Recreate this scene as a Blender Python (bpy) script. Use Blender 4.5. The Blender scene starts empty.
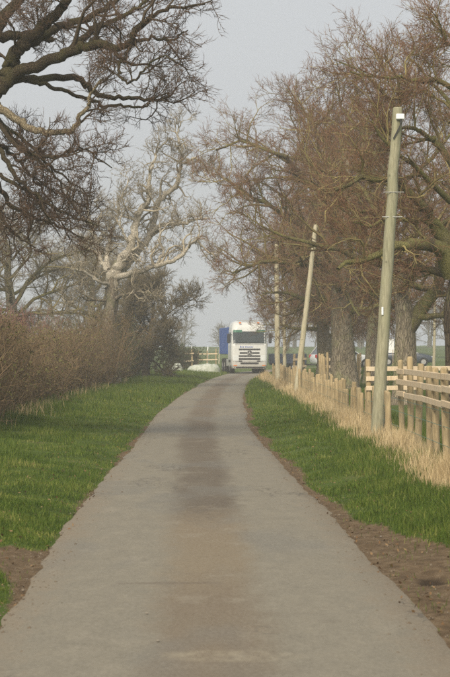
import bpy, bmesh, math
import numpy as np
from mathutils import Vector, Matrix

S = bpy.context.scene
COL = S.collection

# ------------------------------------------------------------------ camera
F = 2400.0            # focal length in pixels of the 450 x 677 photograph
CAMH = 1.75
VPX, VPY = 209.0, 348.0
cam_d = bpy.data.cameras.new("camera")
cam = bpy.data.objects.new("camera", cam_d)
COL.objects.link(cam)
S.camera = cam
cam_d.sensor_fit = 'VERTICAL'
cam_d.sensor_height = 23.6
cam_d.lens = F / 677.0 * 23.6
cam_d.clip_start = 0.5
cam_d.clip_end = 3000
cam.location = (0, 0, CAMH)
cam.rotation_euler = (math.radians(90) + (VPY - 338.5) / F, 0, -(225 - VPX) / F)
cam_d.dof.use_dof = True
cam_d.dof.focus_distance = 62
cam_d.dof.aperture_fstop = 6.5

# ------------------------------------------------------------------ sky, sun, exposure
SUN_EL, SUN_ROT = math.radians(38), math.radians(197)
w = bpy.data.worlds.new("World")
S.world = w
w.use_nodes = True
nt = w.node_tree
nt.nodes.clear()
wo = nt.nodes.new('ShaderNodeOutputWorld')
bg = nt.nodes.new('ShaderNodeBackground')
sk = nt.nodes.new('ShaderNodeTexSky')
sk.sky_type = 'NISHITA'
sk.sun_disc = False
sk.sun_elevation = SUN_EL
sk.sun_rotation = SUN_ROT
sk.air_density = 1.0
sk.dust_density = 5.0
sk.ozone_density = 1.0
hs = nt.nodes.new('ShaderNodeHueSaturation')
hs.inputs['Saturation'].default_value = 0.13
bg.inputs['Strength'].default_value = 0.10
nt.links.new(sk.outputs[0], hs.inputs['Color'])
# an even veil of cloud over that sky
mx = nt.nodes.new('ShaderNodeMix'); mx.data_type = 'RGBA'
mx.inputs[0].default_value = 0.7
mx.inputs[7].default_value = (7.1, 7.42, 7.75, 1)
nt.links.new(hs.outputs[0], mx.inputs[6])
nt.links.new(mx.outputs[2], bg.inputs['Color'])
nt.links.new(bg.outputs[0], wo.inputs['Surface'])

sd = bpy.data.lights.new("sun", 'SUN')
sd.energy = 4.2
sd.angle = math.radians(28)
sd.color = (1.0, 0.89, 0.70)
sun = bpy.data.objects.new("sun", sd)
COL.objects.link(sun)
sdir = Vector((math.sin(SUN_ROT) * math.cos(SUN_EL), math.cos(SUN_ROT) * math.cos(SUN_EL), math.sin(SUN_EL)))
sun.rotation_euler = sdir.to_track_quat('Z', 'Y').to_euler()
sun.location = (-20, -20, 40)

S.view_settings.view_transform = 'Standard'
S.view_settings.look = 'None'
S.view_settings.gamma = 1
S.view_settings.use_curve_mapping = False
S.view_settings.exposure = 0.0
S.render.engine = 'CYCLES'
S.cycles.max_bounces = 5
S.cycles.diffuse_bounces = 3
S.cycles.glossy_bounces = 2
S.cycles.transmission_bounces = 3
S.cycles.volume_bounces = 3
S.cycles.use_denoising = False
S.cycles.filter_width = 1.6
try:
    S.cycles.denoiser = 'OPENIMAGEDENOISE'
except Exception:
    pass

# ------------------------------------------------------------------ helpers
def P(px, py, d):
    """the place at distance d that the photograph shows at px, py"""
    return np.array([(px - VPX) / F * d, d, CAMH + (VPY - py) / F * d])

def hash2(i, j, seed):
    h = (i * 374761393 + j * 668265263 + seed * 974634777) & 0xFFFFFFFF
    h = ((h ^ (h >> 13)) * 1274126177) & 0xFFFFFFFF
    h = h ^ (h >> 16)
    return (h & 0xFFFF) / 65535.0

def vnoise(x, y, seed=0):
    x = np.asarray(x, float); y = np.asarray(y, float)
    xi = np.floor(x).astype(np.int64); yi = np.floor(y).astype(np.int64)
    fx = x - xi; fy = y - yi
    fx = fx * fx * (3 - 2 * fx); fy = fy * fy * (3 - 2 * fy)
    a = hash2(xi, yi, seed); b = hash2(xi + 1, yi, seed)
    c = hash2(xi, yi + 1, seed); d = hash2(xi + 1, yi + 1, seed)
    return (a * (1 - fx) + b * fx) * (1 - fy) + (c * (1 - fx) + d * fx) * fy

def fnoise(x, y, seed=0):
    return 0.55 * vnoise(x, y, seed) + 0.3 * vnoise(x * 2.1, y * 2.1, seed + 1) + 0.15 * vnoise(x * 4.3, y * 4.3, seed + 2)

def sstep(a, b, x):
    t = np.clip((np.asarray(x, float) - a) / (b - a), 0, 1)
    return t * t * (3 - 2 * t)

def tag(o, label=None, cat=None, group=None, kind=None):
    if label: o['label'] = label
    if cat: o['category'] = cat
    if group: o['group'] = group
    if kind: o['kind'] = kind
    return o

def empty(name, loc=(0, 0, 0), rz=0.0, parent=None):
    o = bpy.data.objects.new(name, None)
    COL.objects.link(o)
    o.location = loc
    o.rotation_euler = (0, 0, rz)
    o.empty_display_size = 0.2
    if parent: o.parent = parent
    return o

def link(name, me, mats=(), parent=None):
    for m in (mats if isinstance(mats, (list, tuple)) else [mats]):
        if m.name not in me.materials: me.materials.append(m)
    o = bpy.data.objects.new(name, me)
    COL.objects.link(o)
    if parent: o.parent = parent
    return o

def mesh_np(name, V, Q=None, T=None, attrs=None, smooth=True, mi=None):
    """a mesh from numpy arrays of quads and triangles"""
    me = bpy.data.meshes.new(name)
    V = np.asarray(V, np.float32)
    nq = 0 if Q is None else len(Q)
    nt_ = 0 if T is None else len(T)
    me.vertices.add(len(V))
    me.vertices.foreach_set('co', V.ravel())
    loops = []
    if nq: loops.append(np.asarray(Q, np.int32).ravel())
    if nt_: loops.append(np.asarray(T, np.int32).ravel())
    loops = np.concatenate(loops)
    me.loops.add(len(loops))
    me.loops.foreach_set('vertex_index', loops)
    me.polygons.add(nq + nt_)
    st = np.concatenate([np.arange(nq) * 4, nq * 4 + np.arange(nt_) * 3]).astype(np.int32)
    me.polygons.foreach_set('loop_start', st)
    if mi is not None:
        me.polygons.foreach_set('material_index', np.asarray(mi, np.int32))
    if smooth:
        me.polygons.foreach_set('use_smooth', np.ones(nq + nt_, bool))
    if attrs:
        for k, a in attrs.items():
            at = me.attributes.new(k, 'FLOAT', 'POINT')
            at.data.foreach_set('value', np.asarray(a, np.float32).ravel())
    me.update(calc_edges=True)
    return me

def bm_mesh(name, bm, smooth=False):
    me = bpy.data.meshes.new(name)
    bm.normal_update()
    bm.to_mesh(me)
    bm.free()
    if smooth:
        for p in me.polygons: p.use_smooth = True
    return me

def b_box(bm, c, s, rot=None, bevel=0.0):
    r = bmesh.ops.create_cube(bm, size=1.0)
    vs = r['verts']
    bmesh.ops.scale(bm, vec=s, verts=vs)
    if bevel:
        es = list({e for v in vs for e in v.link_edges})
        rr = bmesh.ops.bevel(bm, geom=es, offset=bevel, segments=1, affect='EDGES', clamp_overlap=True)
        vs = list({v for f in rr['faces'] for v in f.verts} | {v for v in vs if v.is_valid})
    if rot is not None:
        bmesh.ops.rotate(bm, cent=(0, 0, 0), matrix=rot, verts=vs)
    bmesh.ops.translate(bm, vec=c, verts=vs)
    return vs

def b_cyl(bm, c, r, depth, axis='Z', seg=16, r2=None, bevel=0.0):
    rr = bmesh.ops.create_cone(bm, cap_ends=True, segments=seg, radius1=r, radius2=r if r2 is None else r2, depth=depth)
    vs = rr['verts']
    if axis == 'X':
        bmesh.ops.rotate(bm, cent=(0, 0, 0), matrix=Matrix.Rotation(math.pi / 2, 3, 'Y'), verts=vs)
    elif axis == 'Y':
        bmesh.ops.rotate(bm, cent=(0, 0, 0), matrix=Matrix.Rotation(math.pi / 2, 3, 'X'), verts=vs)
    bmesh.ops.translate(bm, vec=c, verts=vs)
    return vs

def box_part(name, c, s, mat, parent, bevel=0.0, rot=None):
    bm = bmesh.new()
    b_box(bm, c, s, rot, bevel)
    return link(name, bm_mesh(name, bm), mat, parent)

def copy_tree(o, parent=None):
    c = o.copy()
    COL.objects.link(c)
    c.parent = parent
    c.matrix_parent_inverse = o.matrix_parent_inverse.copy()
    for ch in list(o.children):
        copy_tree(ch, c)
    return c

# ------------------------------------------------------------------ materials
class NM:
    def __init__(s, name, rough=0.85, spec=0.25):
        s.m = bpy.data.materials.new(name)
        s.m.use_nodes = True
        s.t = s.m.node_tree
        s.b = s.t.nodes['Principled BSDF']
        s.b.inputs['Roughness'].default_value = rough
        s.b.inputs['Specular IOR Level'].default_value = spec
    def n(s, typ, **kw):
        nd = s.t.nodes.new(typ)
        for k, v in kw.items(): setattr(nd, k, v)
        return nd
    def l(s, a, b): s.t.links.new(a, b)
    def coord(s, scale=(1, 1, 1), kind='Object'):
        tc = s.n('ShaderNodeTexCoord')
        mp = s.n('ShaderNodeMapping')
        mp.inputs['Scale'].default_value = scale
        s.l(tc.outputs[kind], mp.inputs['Vector'])
        return mp.outputs[0]
    def noise(s, vec, scale, detail=4, rough=0.6):
        nd = s.n('ShaderNodeTexNoise')
        nd.inputs['Scale'].default_value = scale
        nd.inputs['Detail'].default_value = detail
        nd.inputs['Roughness'].default_value = rough
        s.l(vec, nd.inputs['Vector'])
        return nd.outputs['Fac']
    def attr(s, name):
        nd = s.n('ShaderNodeAttribute', attribute_name=name)
        return nd.outputs['Fac']
    def ramp(s, fac, stops):
        nd = s.n('ShaderNodeValToRGB')
        e = nd.color_ramp.elements
        while len(e) > 1: e.remove(e[-1])
        e[0].position = stops[0][0]; e[0].color = tuple(stops[0][1]) + (1,) if len(stops[0][1]) == 3 else stops[0][1]
        for p, c in stops[1:]:
            x = e.new(p); x.color = tuple(c) + (1,)
        s.l(fac, nd.inputs['Fac'])
        return nd.outputs['Color']
    def mix(s, fac, a, b, typ='MIX'):
        nd = s.n('ShaderNodeMix', data_type='RGBA', blend_type=typ)
        if hasattr(fac, 'links'): s.l(fac, nd.inputs[0])
        else: nd.inputs[0].default_value = fac
        for i, c in ((6, a), (7, b)):
            if hasattr(c, 'links'): s.l(c, nd.inputs[i])
            else: nd.inputs[i].default_value = tuple(c) + (1,)
        return nd.outputs[2]
    def math(s, op, a, b=None, clamp=False):
        nd = s.n('ShaderNodeMath', operation=op, use_clamp=clamp)
        for i, c in ((0, a), (1, b)):
            if c is None: continue
            if hasattr(c, 'links'): s.l(c, nd.inputs[i])
            else: nd.inputs[i].default_value = c
        return nd.outputs[0]
    def smooth(s, x, a, b):
        nd = s.n('ShaderNodeMapRange', interpolation_type='SMOOTHSTEP')
        s.l(x, nd.inputs[0])
        nd.inputs[1].default_value = a; nd.inputs[2].default_value = b
        return nd.outputs[0]
    def color(s, c):
        if hasattr(c, 'links'): s.l(c, s.b.inputs['Base Color'])
        else: s.b.inputs['Base Color'].default_value = tuple(c) + (1,)
        return s
    def bump(s, h, strength=0.4, dist=0.02):
        nd = s.n('ShaderNodeBump')
        nd.inputs['Strength'].default_value = strength
        nd.inputs['Distance'].default_value = dist
        s.l(h, nd.inputs['Height'])
        s.l(nd.outputs[0], s.b.inputs['Normal'])
        return s

def mat_plain(name, c, rough=0.6, spec=0.4, metal=0.0, var=0.12, scale=6.0):
    m = NM(name, rough, spec)
    f = m.noise(m.coord(), scale, 4)
    a = tuple(x * (1 - var) for x in c); b = tuple(min(1, x * (1 + var)) for x in c)
    m.color(m.mix(f, a, b))
    m.b.inputs['Metallic'].default_value = metal
    return m.m

def mat_bark(name, c1, c2, moss, moss_amt=0.5, scale=1.0, ztex=0.25):
    m = NM(name, 0.95, 0.12)
    v = m.coord((scale, scale, scale * ztex))
    vo = m.n('ShaderNodeTexVoronoi', feature='DISTANCE_TO_EDGE')
    vo.inputs['Scale'].default_value = 16
    m.l(v, vo.inputs['Vector'])
    n1 = m.noise(v, 14, 5, 0.65)
    n2 = m.noise(m.coord((1, 1, 0.6)), 1.7, 4)
    ridge = m.smooth(vo.outputs[0], 0.0, 0.16)
    h = m.math('ADD', m.math('MULTIPLY', ridge, 0.6), m.math('MULTIPLY', n1, 0.7))
    c = m.mix(m.smooth(n1, 0.3, 0.72), c1, c2)
    c = m.mix(m.math('MULTIPLY', m.math('SUBTRACT', 1.0, ridge), 0.55), c, tuple(x * 0.55 for x in c1))
    lo = 0.62 - 0.3 * moss_amt
    c = m.mix(m.math('MULTIPLY', m.smooth(n2, lo, lo + 0.2), 0.8), c, moss)
    m.color(c).bump(h, 0.8, 0.05)
    return m.m

def mat_twig(name, stops, scale=0.8, rough=0.9):
    """twigs: each branch has its own tone (attribute rnd), varied over the crown"""
    m = NM(name, rough, 0.15)
    n = m.noise(m.coord(), scale, 3)
    f = m.math('ADD', m.math('MULTIPLY', m.attr('rnd'), 0.55), m.math('MULTIPLY', m.math('SUBTRACT', n, 0.28), 1.0))
    m.color(m.ramp(f, stops))
    return m.m

M = {}
M['bark'] = mat_bark('oak_bark', (0.17, 0.14, 0.10), (0.36, 0.305, 0.225), (0.24, 0.24, 0.12), 0.5)
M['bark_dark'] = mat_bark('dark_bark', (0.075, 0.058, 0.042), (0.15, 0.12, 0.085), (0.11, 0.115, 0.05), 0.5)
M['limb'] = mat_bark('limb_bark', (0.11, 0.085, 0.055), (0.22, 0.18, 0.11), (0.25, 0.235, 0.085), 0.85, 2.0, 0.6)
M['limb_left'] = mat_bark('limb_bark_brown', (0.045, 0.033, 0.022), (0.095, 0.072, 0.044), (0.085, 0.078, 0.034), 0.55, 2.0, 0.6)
M['dead'] = mat_bark('dead_wood', (0.44, 0.39, 0.31), (0.68, 0.62, 0.52), (0.36, 0.32, 0.23), 0.12, 1.5, 0.3)
M['dead_trunk'] = mat_bark('dead_trunk_bark', (0.14, 0.115, 0.085), (0.34, 0.29, 0.22), (0.16, 0.16, 0.09), 0.5, 1.2, 0.25)
M['pale_limb'] = mat_bark('pale_limb', (0.20, 0.16, 0.10), (0.36, 0.30, 0.21), (0.2, 0.18, 0.1), 0.3, 2.0, 0.5)
M['branch'] = mat_twig('oak_branch', [(0.0, (0.07, 0.052, 0.028)), (0.45, (0.20, 0.16, 0.07)), (1.0, (0.40, 0.34, 0.15))])
M['twig'] = mat_twig('oak_twig', [(0.0, (0.06, 0.036, 0.02)), (0.35, (0.145, 0.08, 0.047)), (0.65, (0.235, 0.128, 0.078)), (0.85, (0.22, 0.16, 0.08)), (1.0, (0.35, 0.28, 0.15))], 0.45)
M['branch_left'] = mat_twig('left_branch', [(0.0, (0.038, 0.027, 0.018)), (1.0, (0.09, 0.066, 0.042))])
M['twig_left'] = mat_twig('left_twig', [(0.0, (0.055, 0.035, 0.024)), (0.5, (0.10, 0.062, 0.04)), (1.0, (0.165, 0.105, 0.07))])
M['twig_grey'] = mat_twig('grey_twig', [(0.0, (0.14, 0.11, 0.075)), (0.5, (0.22, 0.185, 0.13)), (1.0, (0.34, 0.29, 0.20))])
M['twig_dead'] = mat_twig('dead_twig', [(0.0, (0.20, 0.17, 0.12)), (0.6, (0.36, 0.31, 0.23)), (1.0, (0.50, 0.44, 0.34))])
M['twig_hawthorn'] = mat_twig('hawthorn_twig', [(0.0, (0.065, 0.05, 0.03)), (0.6, (0.13, 0.105, 0.06)), (1.0, (0.21, 0.165, 0.10))])
M['twig_far'] = mat_twig('far_twig', [(0.0, (0.09, 0.08, 0.06)), (1.0, (0.15, 0.13, 0.10))])
M['hedge'] = mat_twig('hedge_twig', [(0.0, (0.08, 0.06, 0.038)), (0.45, (0.16, 0.11, 0.062)), (0.8, (0.23, 0.16, 0.092)), (1.0, (0.36, 0.27, 0.15))], 0.4)
M['hedge_red'] = mat_twig('reddish_twig', [(0.0, (0.15, 0.075, 0.06)), (1.0, (0.28, 0.15, 0.125))], 0.6)
M['hedge_leaf'] = mat_twig('hedge_leaf', [(0.0, (0.11, 0.08, 0.04)), (0.4, (0.12, 0.11, 0.038)), (0.75, (0.15, 0.15, 0.05)), (1.0, (0.27, 0.23, 0.11))], 0.5)
M['evergreen_leaf'] = mat_twig('evergreen_leaf', [(0.0, (0.03, 0.042, 0.02)), (1.0, (0.075, 0.085, 0.04))], 0.9)
M['grass'] = mat_twig('grass_blade', [(0.0, (0.014, 0.034, 0.002)), (0.32, (0.042, 0.076, 0.007)), (0.58, (0.085, 0.125, 0.017)), (0.78, (0.15, 0.17, 0.038)), (1.0, (0.38, 0.32, 0.12))], 0.9, 0.7)
M['dry'] = mat_twig('dry_grass_blade', [(0.0, (0.26, 0.18, 0.09)), (0.5, (0.47, 0.36, 0.20)), (1.0, (0.68, 0.56, 0.37))], 0.8, 0.8)

def mat_wood(name, c1, c2, c3, lichen=None):
    m = NM(name, 0.85, 0.2)
    oi = m.n('ShaderNodeObjectInfo')
    tc = m.n('ShaderNodeTexCoord')
    ad = m.n('ShaderNodeVectorMath', operation='ADD')
    m.l(tc.outputs['Object'], ad.inputs[0])
    m.l(oi.outputs['Location'], ad.inputs[1])
    mp = m.n('ShaderNodeMapping'); mp.inputs['Scale'].default_value = (14, 14, 1.6)
    m.l(ad.outputs[0], mp.inputs['Vector'])
    g = m.noise(mp.outputs[0], 3.0, 5, 0.65)
    mp2 = m.n('ShaderNodeMapping'); mp2.inputs['Scale'].default_value = (1.2, 1.2, 1.0)
    m.l(ad.outputs[0], mp2.inputs['Vector'])
    b = m.noise(mp2.outputs[0], 2.2, 3)
    c = m.mix(m.smooth(g, 0.3, 0.7), c1, c2)
    c = m.mix(m.math('MULTIPLY', m.smooth(b, 0.45, 0.7), 0.6), c, c3)
    c = m.mix(m.math('MULTIPLY', oi.outputs['Random'], 0.35), c, c3)
    mp3 = m.n('ShaderNodeMapping'); mp3.inputs['Scale'].default_value = (9, 9, 0.8)
    m.l(ad.outputs[0], mp3.inputs['Vector'])
    st = m.smooth(m.noise(mp3.outputs[0], 2.0, 6, 0.7), 0.52, 0.66)
    c = m.mix(m.math('MULTIPLY', st, 0.5), c, tuple(x * 0.42 for x in c3))
    kn = m.n('ShaderNodeTexVoronoi'); kn.inputs['Scale'].default_value = 5.0
    m.l(ad.outputs[0], kn.inputs['Vector'])
    c = m.mix(m.math('MULTIPLY', m.math('SUBTRACT', 1.0, m.smooth(kn.outputs['Distance'], 0.05, 0.16)), 0.6), c, tuple(x * 0.4 for x in c1))
    m.color(c).bump(g, 0.5, 0.012)
    return m.m

M['stake'] = mat_wood('fence_post_wood', (0.29, 0.21, 0.11), (0.48, 0.37, 0.215), (0.27, 0.225, 0.14))
M['board'] = mat_wood('fence_rail_wood', (0.55, 0.41, 0.26), (0.74, 0.59, 0.41), (0.60, 0.51, 0.38))
M['pole'] = mat_wood('pole_wood', (0.22, 0.20, 0.14), (0.40, 0.37, 0.265), (0.29, 0.285, 0.18))
M['pole_pale'] = mat_wood('pale_pole_wood', (0.34, 0.30, 0.21), (0.52, 0.47, 0.35), (0.42, 0.38, 0.25))
M['white'] = mat_plain('white_plastic', (0.78, 0.79, 0.79), 0.5, 0.4, var=0.05)
M['steel'] = mat_plain('galvanised_steel', (0.36, 0.36, 0.35), 0.5, 0.5, 0.3)
M['rubber'] = mat_plain('tyre_rubber', (0.025, 0.025, 0.026), 0.85, 0.2)
M['glass'] = mat_plain('vehicle_glass', (0.035, 0.045, 0.05), 0.12, 0.6, var=0.02)
M['truck_white'] = mat_plain('truck_white_paint', (0.62, 0.62, 0.59), 0.35, 0.5, var=0.10, scale=2.5)
m = NM('truck_white_paint', 0.38, 0.5)
tcx = m.n('ShaderNodeTexCoord'); spz = m.n('ShaderNodeSeparateXYZ'); m.l(tcx.outputs['Object'], spz.inputs[0])
nz = m.noise(m.coord((1, 1, 0.5)), 3.5, 5, 0.65)
spray = m.math('SUBTRACT', 1.0, m.smooth(m.math('ADD', spz.outputs[2], m.math('MULTIPLY', m.math('SUBTRACT', nz, 0.5), 1.4)), 0.3, 1.5))
m.color(m.mix(m.math('MULTIPLY', spray, 0.55), m.mix(nz, (0.52, 0.53, 0.52), (0.64, 0.64, 0.62)), (0.30, 0.27, 0.22)))
M['truck_white'] = m.m
M['truck_blue'] = mat_plain('truck_blue_paint', (0.04, 0.085, 0.25), 0.5, 0.4, var=0.12, scale=1.5)
M['green_film'] = mat_plain('green_tint', (0.03, 0.13, 0.085), 0.4, 0.4)
M['black'] = mat_plain('black_plastic', (0.03, 0.03, 0.032), 0.6, 0.3)
M['dark_navy'] = mat_plain('navy_sheeting', (0.03, 0.04, 0.065), 0.65, 0.3)
M['orange'] = mat_plain('amber_lens', (0.72, 0.20, 0.04), 0.3, 0.5)
M['lens'] = mat_plain('headlamp_lens', (0.62, 0.64, 0.64), 0.15, 0.6)
M['red'] = mat_plain('red_lens', (0.55, 0.03, 0.03), 0.3, 0.5)
M['car_grey'] = mat_plain('dark_blue_grey_paint', (0.045, 0.055, 0.075), 0.25, 0.5)
M['car_white'] = mat_plain('white_car_paint', (0.72, 0.73, 0.74), 0.3, 0.5)
M['rim'] = mat_plain('wheel_alloy', (0.42, 0.41, 0.40), 0.4, 0.5, 0.5)
M['blue_mark'] = mat_plain('blue_lettering', (0.05, 0.10, 0.40), 0.5, 0.3)
M['stone'] = mat_plain('pale_stone', (0.25, 0.22, 0.18), 0.9, 0.1)
M['wire'] = mat_plain('fence_wire', (0.12, 0.22, 0.17), 0.5, 0.4)

m = NM('white_sheeting', 0.45, 0.4)
f = m.noise(m.coord(), 1.6, 5)
m.color(m.ramp(f, [(0.32, (0.24, 0.27, 0.20)), (0.5, (0.46, 0.48, 0.42)), (0.68, (0.27, 0.30, 0.22))])).bump(m.noise(m.coord((1, 1, 2)), 7, 4), 0.6, 0.05)
M['sheet'] = m.m

# ------------------------------------------------------------------ the lane and the land
CL_Y = np.array([-30, 20, 28, 40, 57, 76, 90, 105, 120, 135, 148, 161, 172, 184, 200, 220, 245, 275])
CL_X = np.array([0, 0, -0.05, -0.16, -0.25, -0.05, 0.15, 0.40, 0.78, 1.22, 1.75, 2.40, 3.15, 4.7, 7.6, 13.0, 22.0, 36.0])
def centre(y):
    y = np.asarray(y, float)
    k = np.array([-6.0, -3.0, 0.0, 3.0, 6.0])
    return sum(np.interp(y + a, CL_Y, CL_X) for a in k) / 5.0
HALF = 1.40
def half(lat, y):
    """half width of the lane: the verges creep in over the middle stretch"""
    return np.interp(y, [0, 24, 34, 46, 60, 80, 105, 130, 165, 300], [1.42, 1.39, 1.30, 1.23, 1.22, 1.20, 1.16, 1.2, 1.36, 1.40]) + 0 * np.asarray(lat, float)

def mud_amt(x, y):
    """bare trodden earth along the lane edges and in the gateway nearest the camera"""
    lat = np.asarray(x, float) - centre(y)
    a = np.abs(lat) + HALF - half(lat, y)
    wob = (fnoise(x * 0.0 + y * 0.45, lat * 0.8, 7) - 0.5) * 0.75
    right_w = 0.03 + 0.72 * (1 - sstep(19, 25, y)) + 0.10 * (1 - sstep(25, 48, y))
    yn = y + (lat + 2.0) * 2.2 + (fnoise(lat * 3, y * 0.7, 8) - 0.5) * 2.2 - 0.9
    left_w = -0.07 + 0.05 * (1 - sstep(24, 50, y)) + 0.6 * sstep(18.3, 19.2, yn) * (1 - sstep(20.2, 21.6, yn))
    wdt = np.where(lat > 0, right_w, left_w)
    return 1 - sstep(-0.10, 0.14, a - HALF - wdt - wob * np.where(lat > 0, 0.6, 0.45))

def gz(x, y):
    x = np.asarray(x, float); y = np.asarray(y, float)
    lat = x - centre(y)
    a = np.abs(lat) + HALF - half(lat, y)
    z = -0.03 + 0.09 * sstep(HALF - 0.05, HALF + 0.75, a) + np.where(lat < 0, 0.10 * sstep(2.0, 4.2, a), 0.03 * sstep(2.0, 4.2, a) + 0.33 * sstep(110, 140, y) * sstep(3.2, 7.0, lat))
    md = mud_amt(x, y)
    out = sstep(HALF + 0.05, HALF + 0.5, a)
    z = z - 0.035 * md * out
    z = z + (fnoise(x * 1.4, y * 1.1, 3) - 0.5) * 0.09 * out + (vnoise(x * 7, y * 2.6, 4) - 0.5) * 0.045 * sstep(HALF - 0.25, HALF, a) * (1 - 0.6 * sstep(HALF + 0.6, HALF + 1.5, a)) * (y < 80)
    z = z + 1.7 * sstep(178, 430, y) + (fnoise(x * 0.02, y * 0.02, 5) - 0.5) * 0.6 * sstep(200, 300, y)
    # wheel-worn hole in the gateway mud
    z = z - 0.07 * np.exp(-((x - 1.70) / 0.13) ** 2 - ((y - 18.3) / 0.40) ** 2)
    return z

xs = np.concatenate([[-340, -200, -120, -70, -40, -25, -16, -11, -8], np.arange(-6.5, 5.6, 0.13), [6.2, 7, 8, 10, 13, 18, 26, 38, 55, 80, 130, 220, 340]])
ys = np.concatenate([[-24, -10, 0], np.arange(6, 62, 0.33), np.arange(62, 205, 1.0), np.arange(208, 300, 6), [310, 330, 360, 400, 440, 480]])
X, Y = np.meshgrid(xs, ys)
# follow the lane's bend with the fine columns
shift = centre(Y) * (np.abs(X) < 30)
Xs = X + np.where(np.abs(X) < 30, shift * (1 - sstep(6, 26, np.abs(X))), 0)
Z = gz(Xs, Y)
nx, ny = len(xs), len(ys)
idx = np.arange(nx * ny).reshape(ny, nx)
Q = np.stack([idx[:-1, :-1], idx[:-1, 1:], idx[1:, 1:], idx[1:, :-1]], -1).reshape(-1, 4)
mud = mud_amt(Xs, Y) * (1 - sstep(4, 8, np.abs(Xs - centre(Y))))
mg = NM('grass_ground', 0.95, 0.1)
n1 = mg.noise(mg.coord((1, 1, 1)), 0.9, 5)
n2 = mg.noise(mg.coord((1, 0.35, 1)), 0.05, 4)
n3 = mg.noise(mg.coord((1, 0.6, 1)), 9, 7, 0.72)
gcol = mg.ramp(n1, [(0.3, (0.045, 0.06, 0.012)), (0.55, (0.062, 0.095, 0.016)), (0.8, (0.12, 0.11, 0.04))])
gcol = mg.mix(mg.math('MULTIPLY', mg.smooth(n2, 0.4, 0.7), 0.5), gcol, (0.15, 0.19, 0.075))
mcol = mg.ramp(n3, [(0.22, (0.045, 0.03, 0.017)), (0.5, (0.125, 0.086, 0.05)), (0.78, (0.24, 0.18, 0.115))])
mud_f = mg.smooth(mg.math('ADD', mg.attr('mud'), mg.math('MULTIPLY', mg.math('SUBTRACT', n3, 0.5), 0.7)), 0.3, 0.6)
wet_f = mg.smooth(mg.math('ADD', mg.attr('wet'), mg.math('MULTIPLY', mg.math('SUBTRACT', n3, 0.5), 0.8)), 0.35, 0.7)
mcol = mg.mix(mg.math('MULTIPLY', wet_f, 0.85), mcol, (0.03, 0.02, 0.012))
mg.color(mg.mix(mud_f, gcol, mcol)).bump(n3, 0.7, 0.05)
g = link('ground', mesh_np('ground', np.stack([Xs, Y, Z], -1).reshape(-1, 3), Q, attrs={'mud': mud, 'wet': np.exp(-((Xs - 1.70) / 0.15) ** 2 - ((Y - 18.3) / 0.45) ** 2)}), mg.m)
tag(g, 'green grassy verges and fields either side of the lane', kind='structure')

# the lane
ry = np.concatenate([np.arange(-12, 60, 0.3), np.arange(60, 270, 0.8)])
cols = np.array([-1, -0.93, -0.8, -0.6, -0.4, -0.2, 0, 0.2, 0.4, 0.6, 0.8, 0.93, 1.0])
RX, RY = np.meshgrid(cols, ry)
LAT = RX * half(RX, RY)
edge = np.abs(RX) > 0.9
LAT = LAT + np.where(edge, np.sign(RX) * ((fnoise(RY * 1.9, RX * 3, 21) - 0.5) * 0.10 + (vnoise(RY * 0.12, RX * 3, 22) - 0.45) * 0.16), 0)
LAT = LAT + np.where(RX > 0.9, 0.16 * (1 - sstep(16, 23, RY)), 0)
RZ = 0.018 - 0.03 * np.abs(RX) ** 3 + 0.006 * (fnoise(RX * 1.5, RY * 0.3, 30) - 0.5) - np.where(np.abs(RX) > 0.97, 0.05, 0)
RXw = LAT + centre(RY)
RZ = RZ + 1.7 * sstep(178, 430, RY) + (fnoise(RXw * 0.02, RY * 0.02, 5) - 0.5) * 0.6 * sstep(200, 300, RY)
n_c = len(cols); n_r = len(ry)
idx = np.arange(n_c * n_r).reshape(n_r, n_c)
Q = np.stack([idx[:-1, :-1], idx[:-1, 1:], idx[1:, 1:], idx[1:, :-1]], -1).reshape(-1, 4)
mr = NM('worn_tarmac', 0.9, 0.2)
co = mr.coord()
lat = mr.attr('lat')
big = mr.noise(mr.coord((1, 0.16, 1)), 1.0, 4)
patch = mr.noise(mr.coord((0.6, 0.09, 1)), 1.6, 3)
grit = mr.noise(mr.coord((1, 0.5, 1)), 42, 4, 0.75)
mid = mr.noise(mr.coord((1, 0.30, 1)), 5.5, 6, 0.7)
base = mr.ramp(mid, [(0.25, (0.165, 0.147, 0.112)), (0.55, (0.205, 0.182, 0.138)), (0.8, (0.245, 0.215, 0.16))])
latw = mr.math('ADD', lat, mr.math('ADD', mr.math('MULTIPLY', mr.math('SUBTRACT', big, 0.5), 0.35), mr.math('MULTIPLY', mr.math('SUBTRACT', mid, 0.5), 0.35)))
alat = mr.math('ABSOLUTE', latw)
cen = mr.math('SUBTRACT', 1.0, mr.smooth(alat, 0.16, 0.50))
cen = mr.math('MULTIPLY', cen, mr.math('ADD', 0.4, mr.math('MULTIPLY', patch, 1.2)), clamp=True)
spy = mr.n('ShaderNodeSeparateXYZ'); mr.l(co, spy.inputs[0])
along = mr.math('ADD', mr.math('DIVIDE', spy.outputs[1], 100.0), mr.math('MULTIPLY', mr.math('SUBTRACT', mid, 0.5), 0.05))
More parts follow.
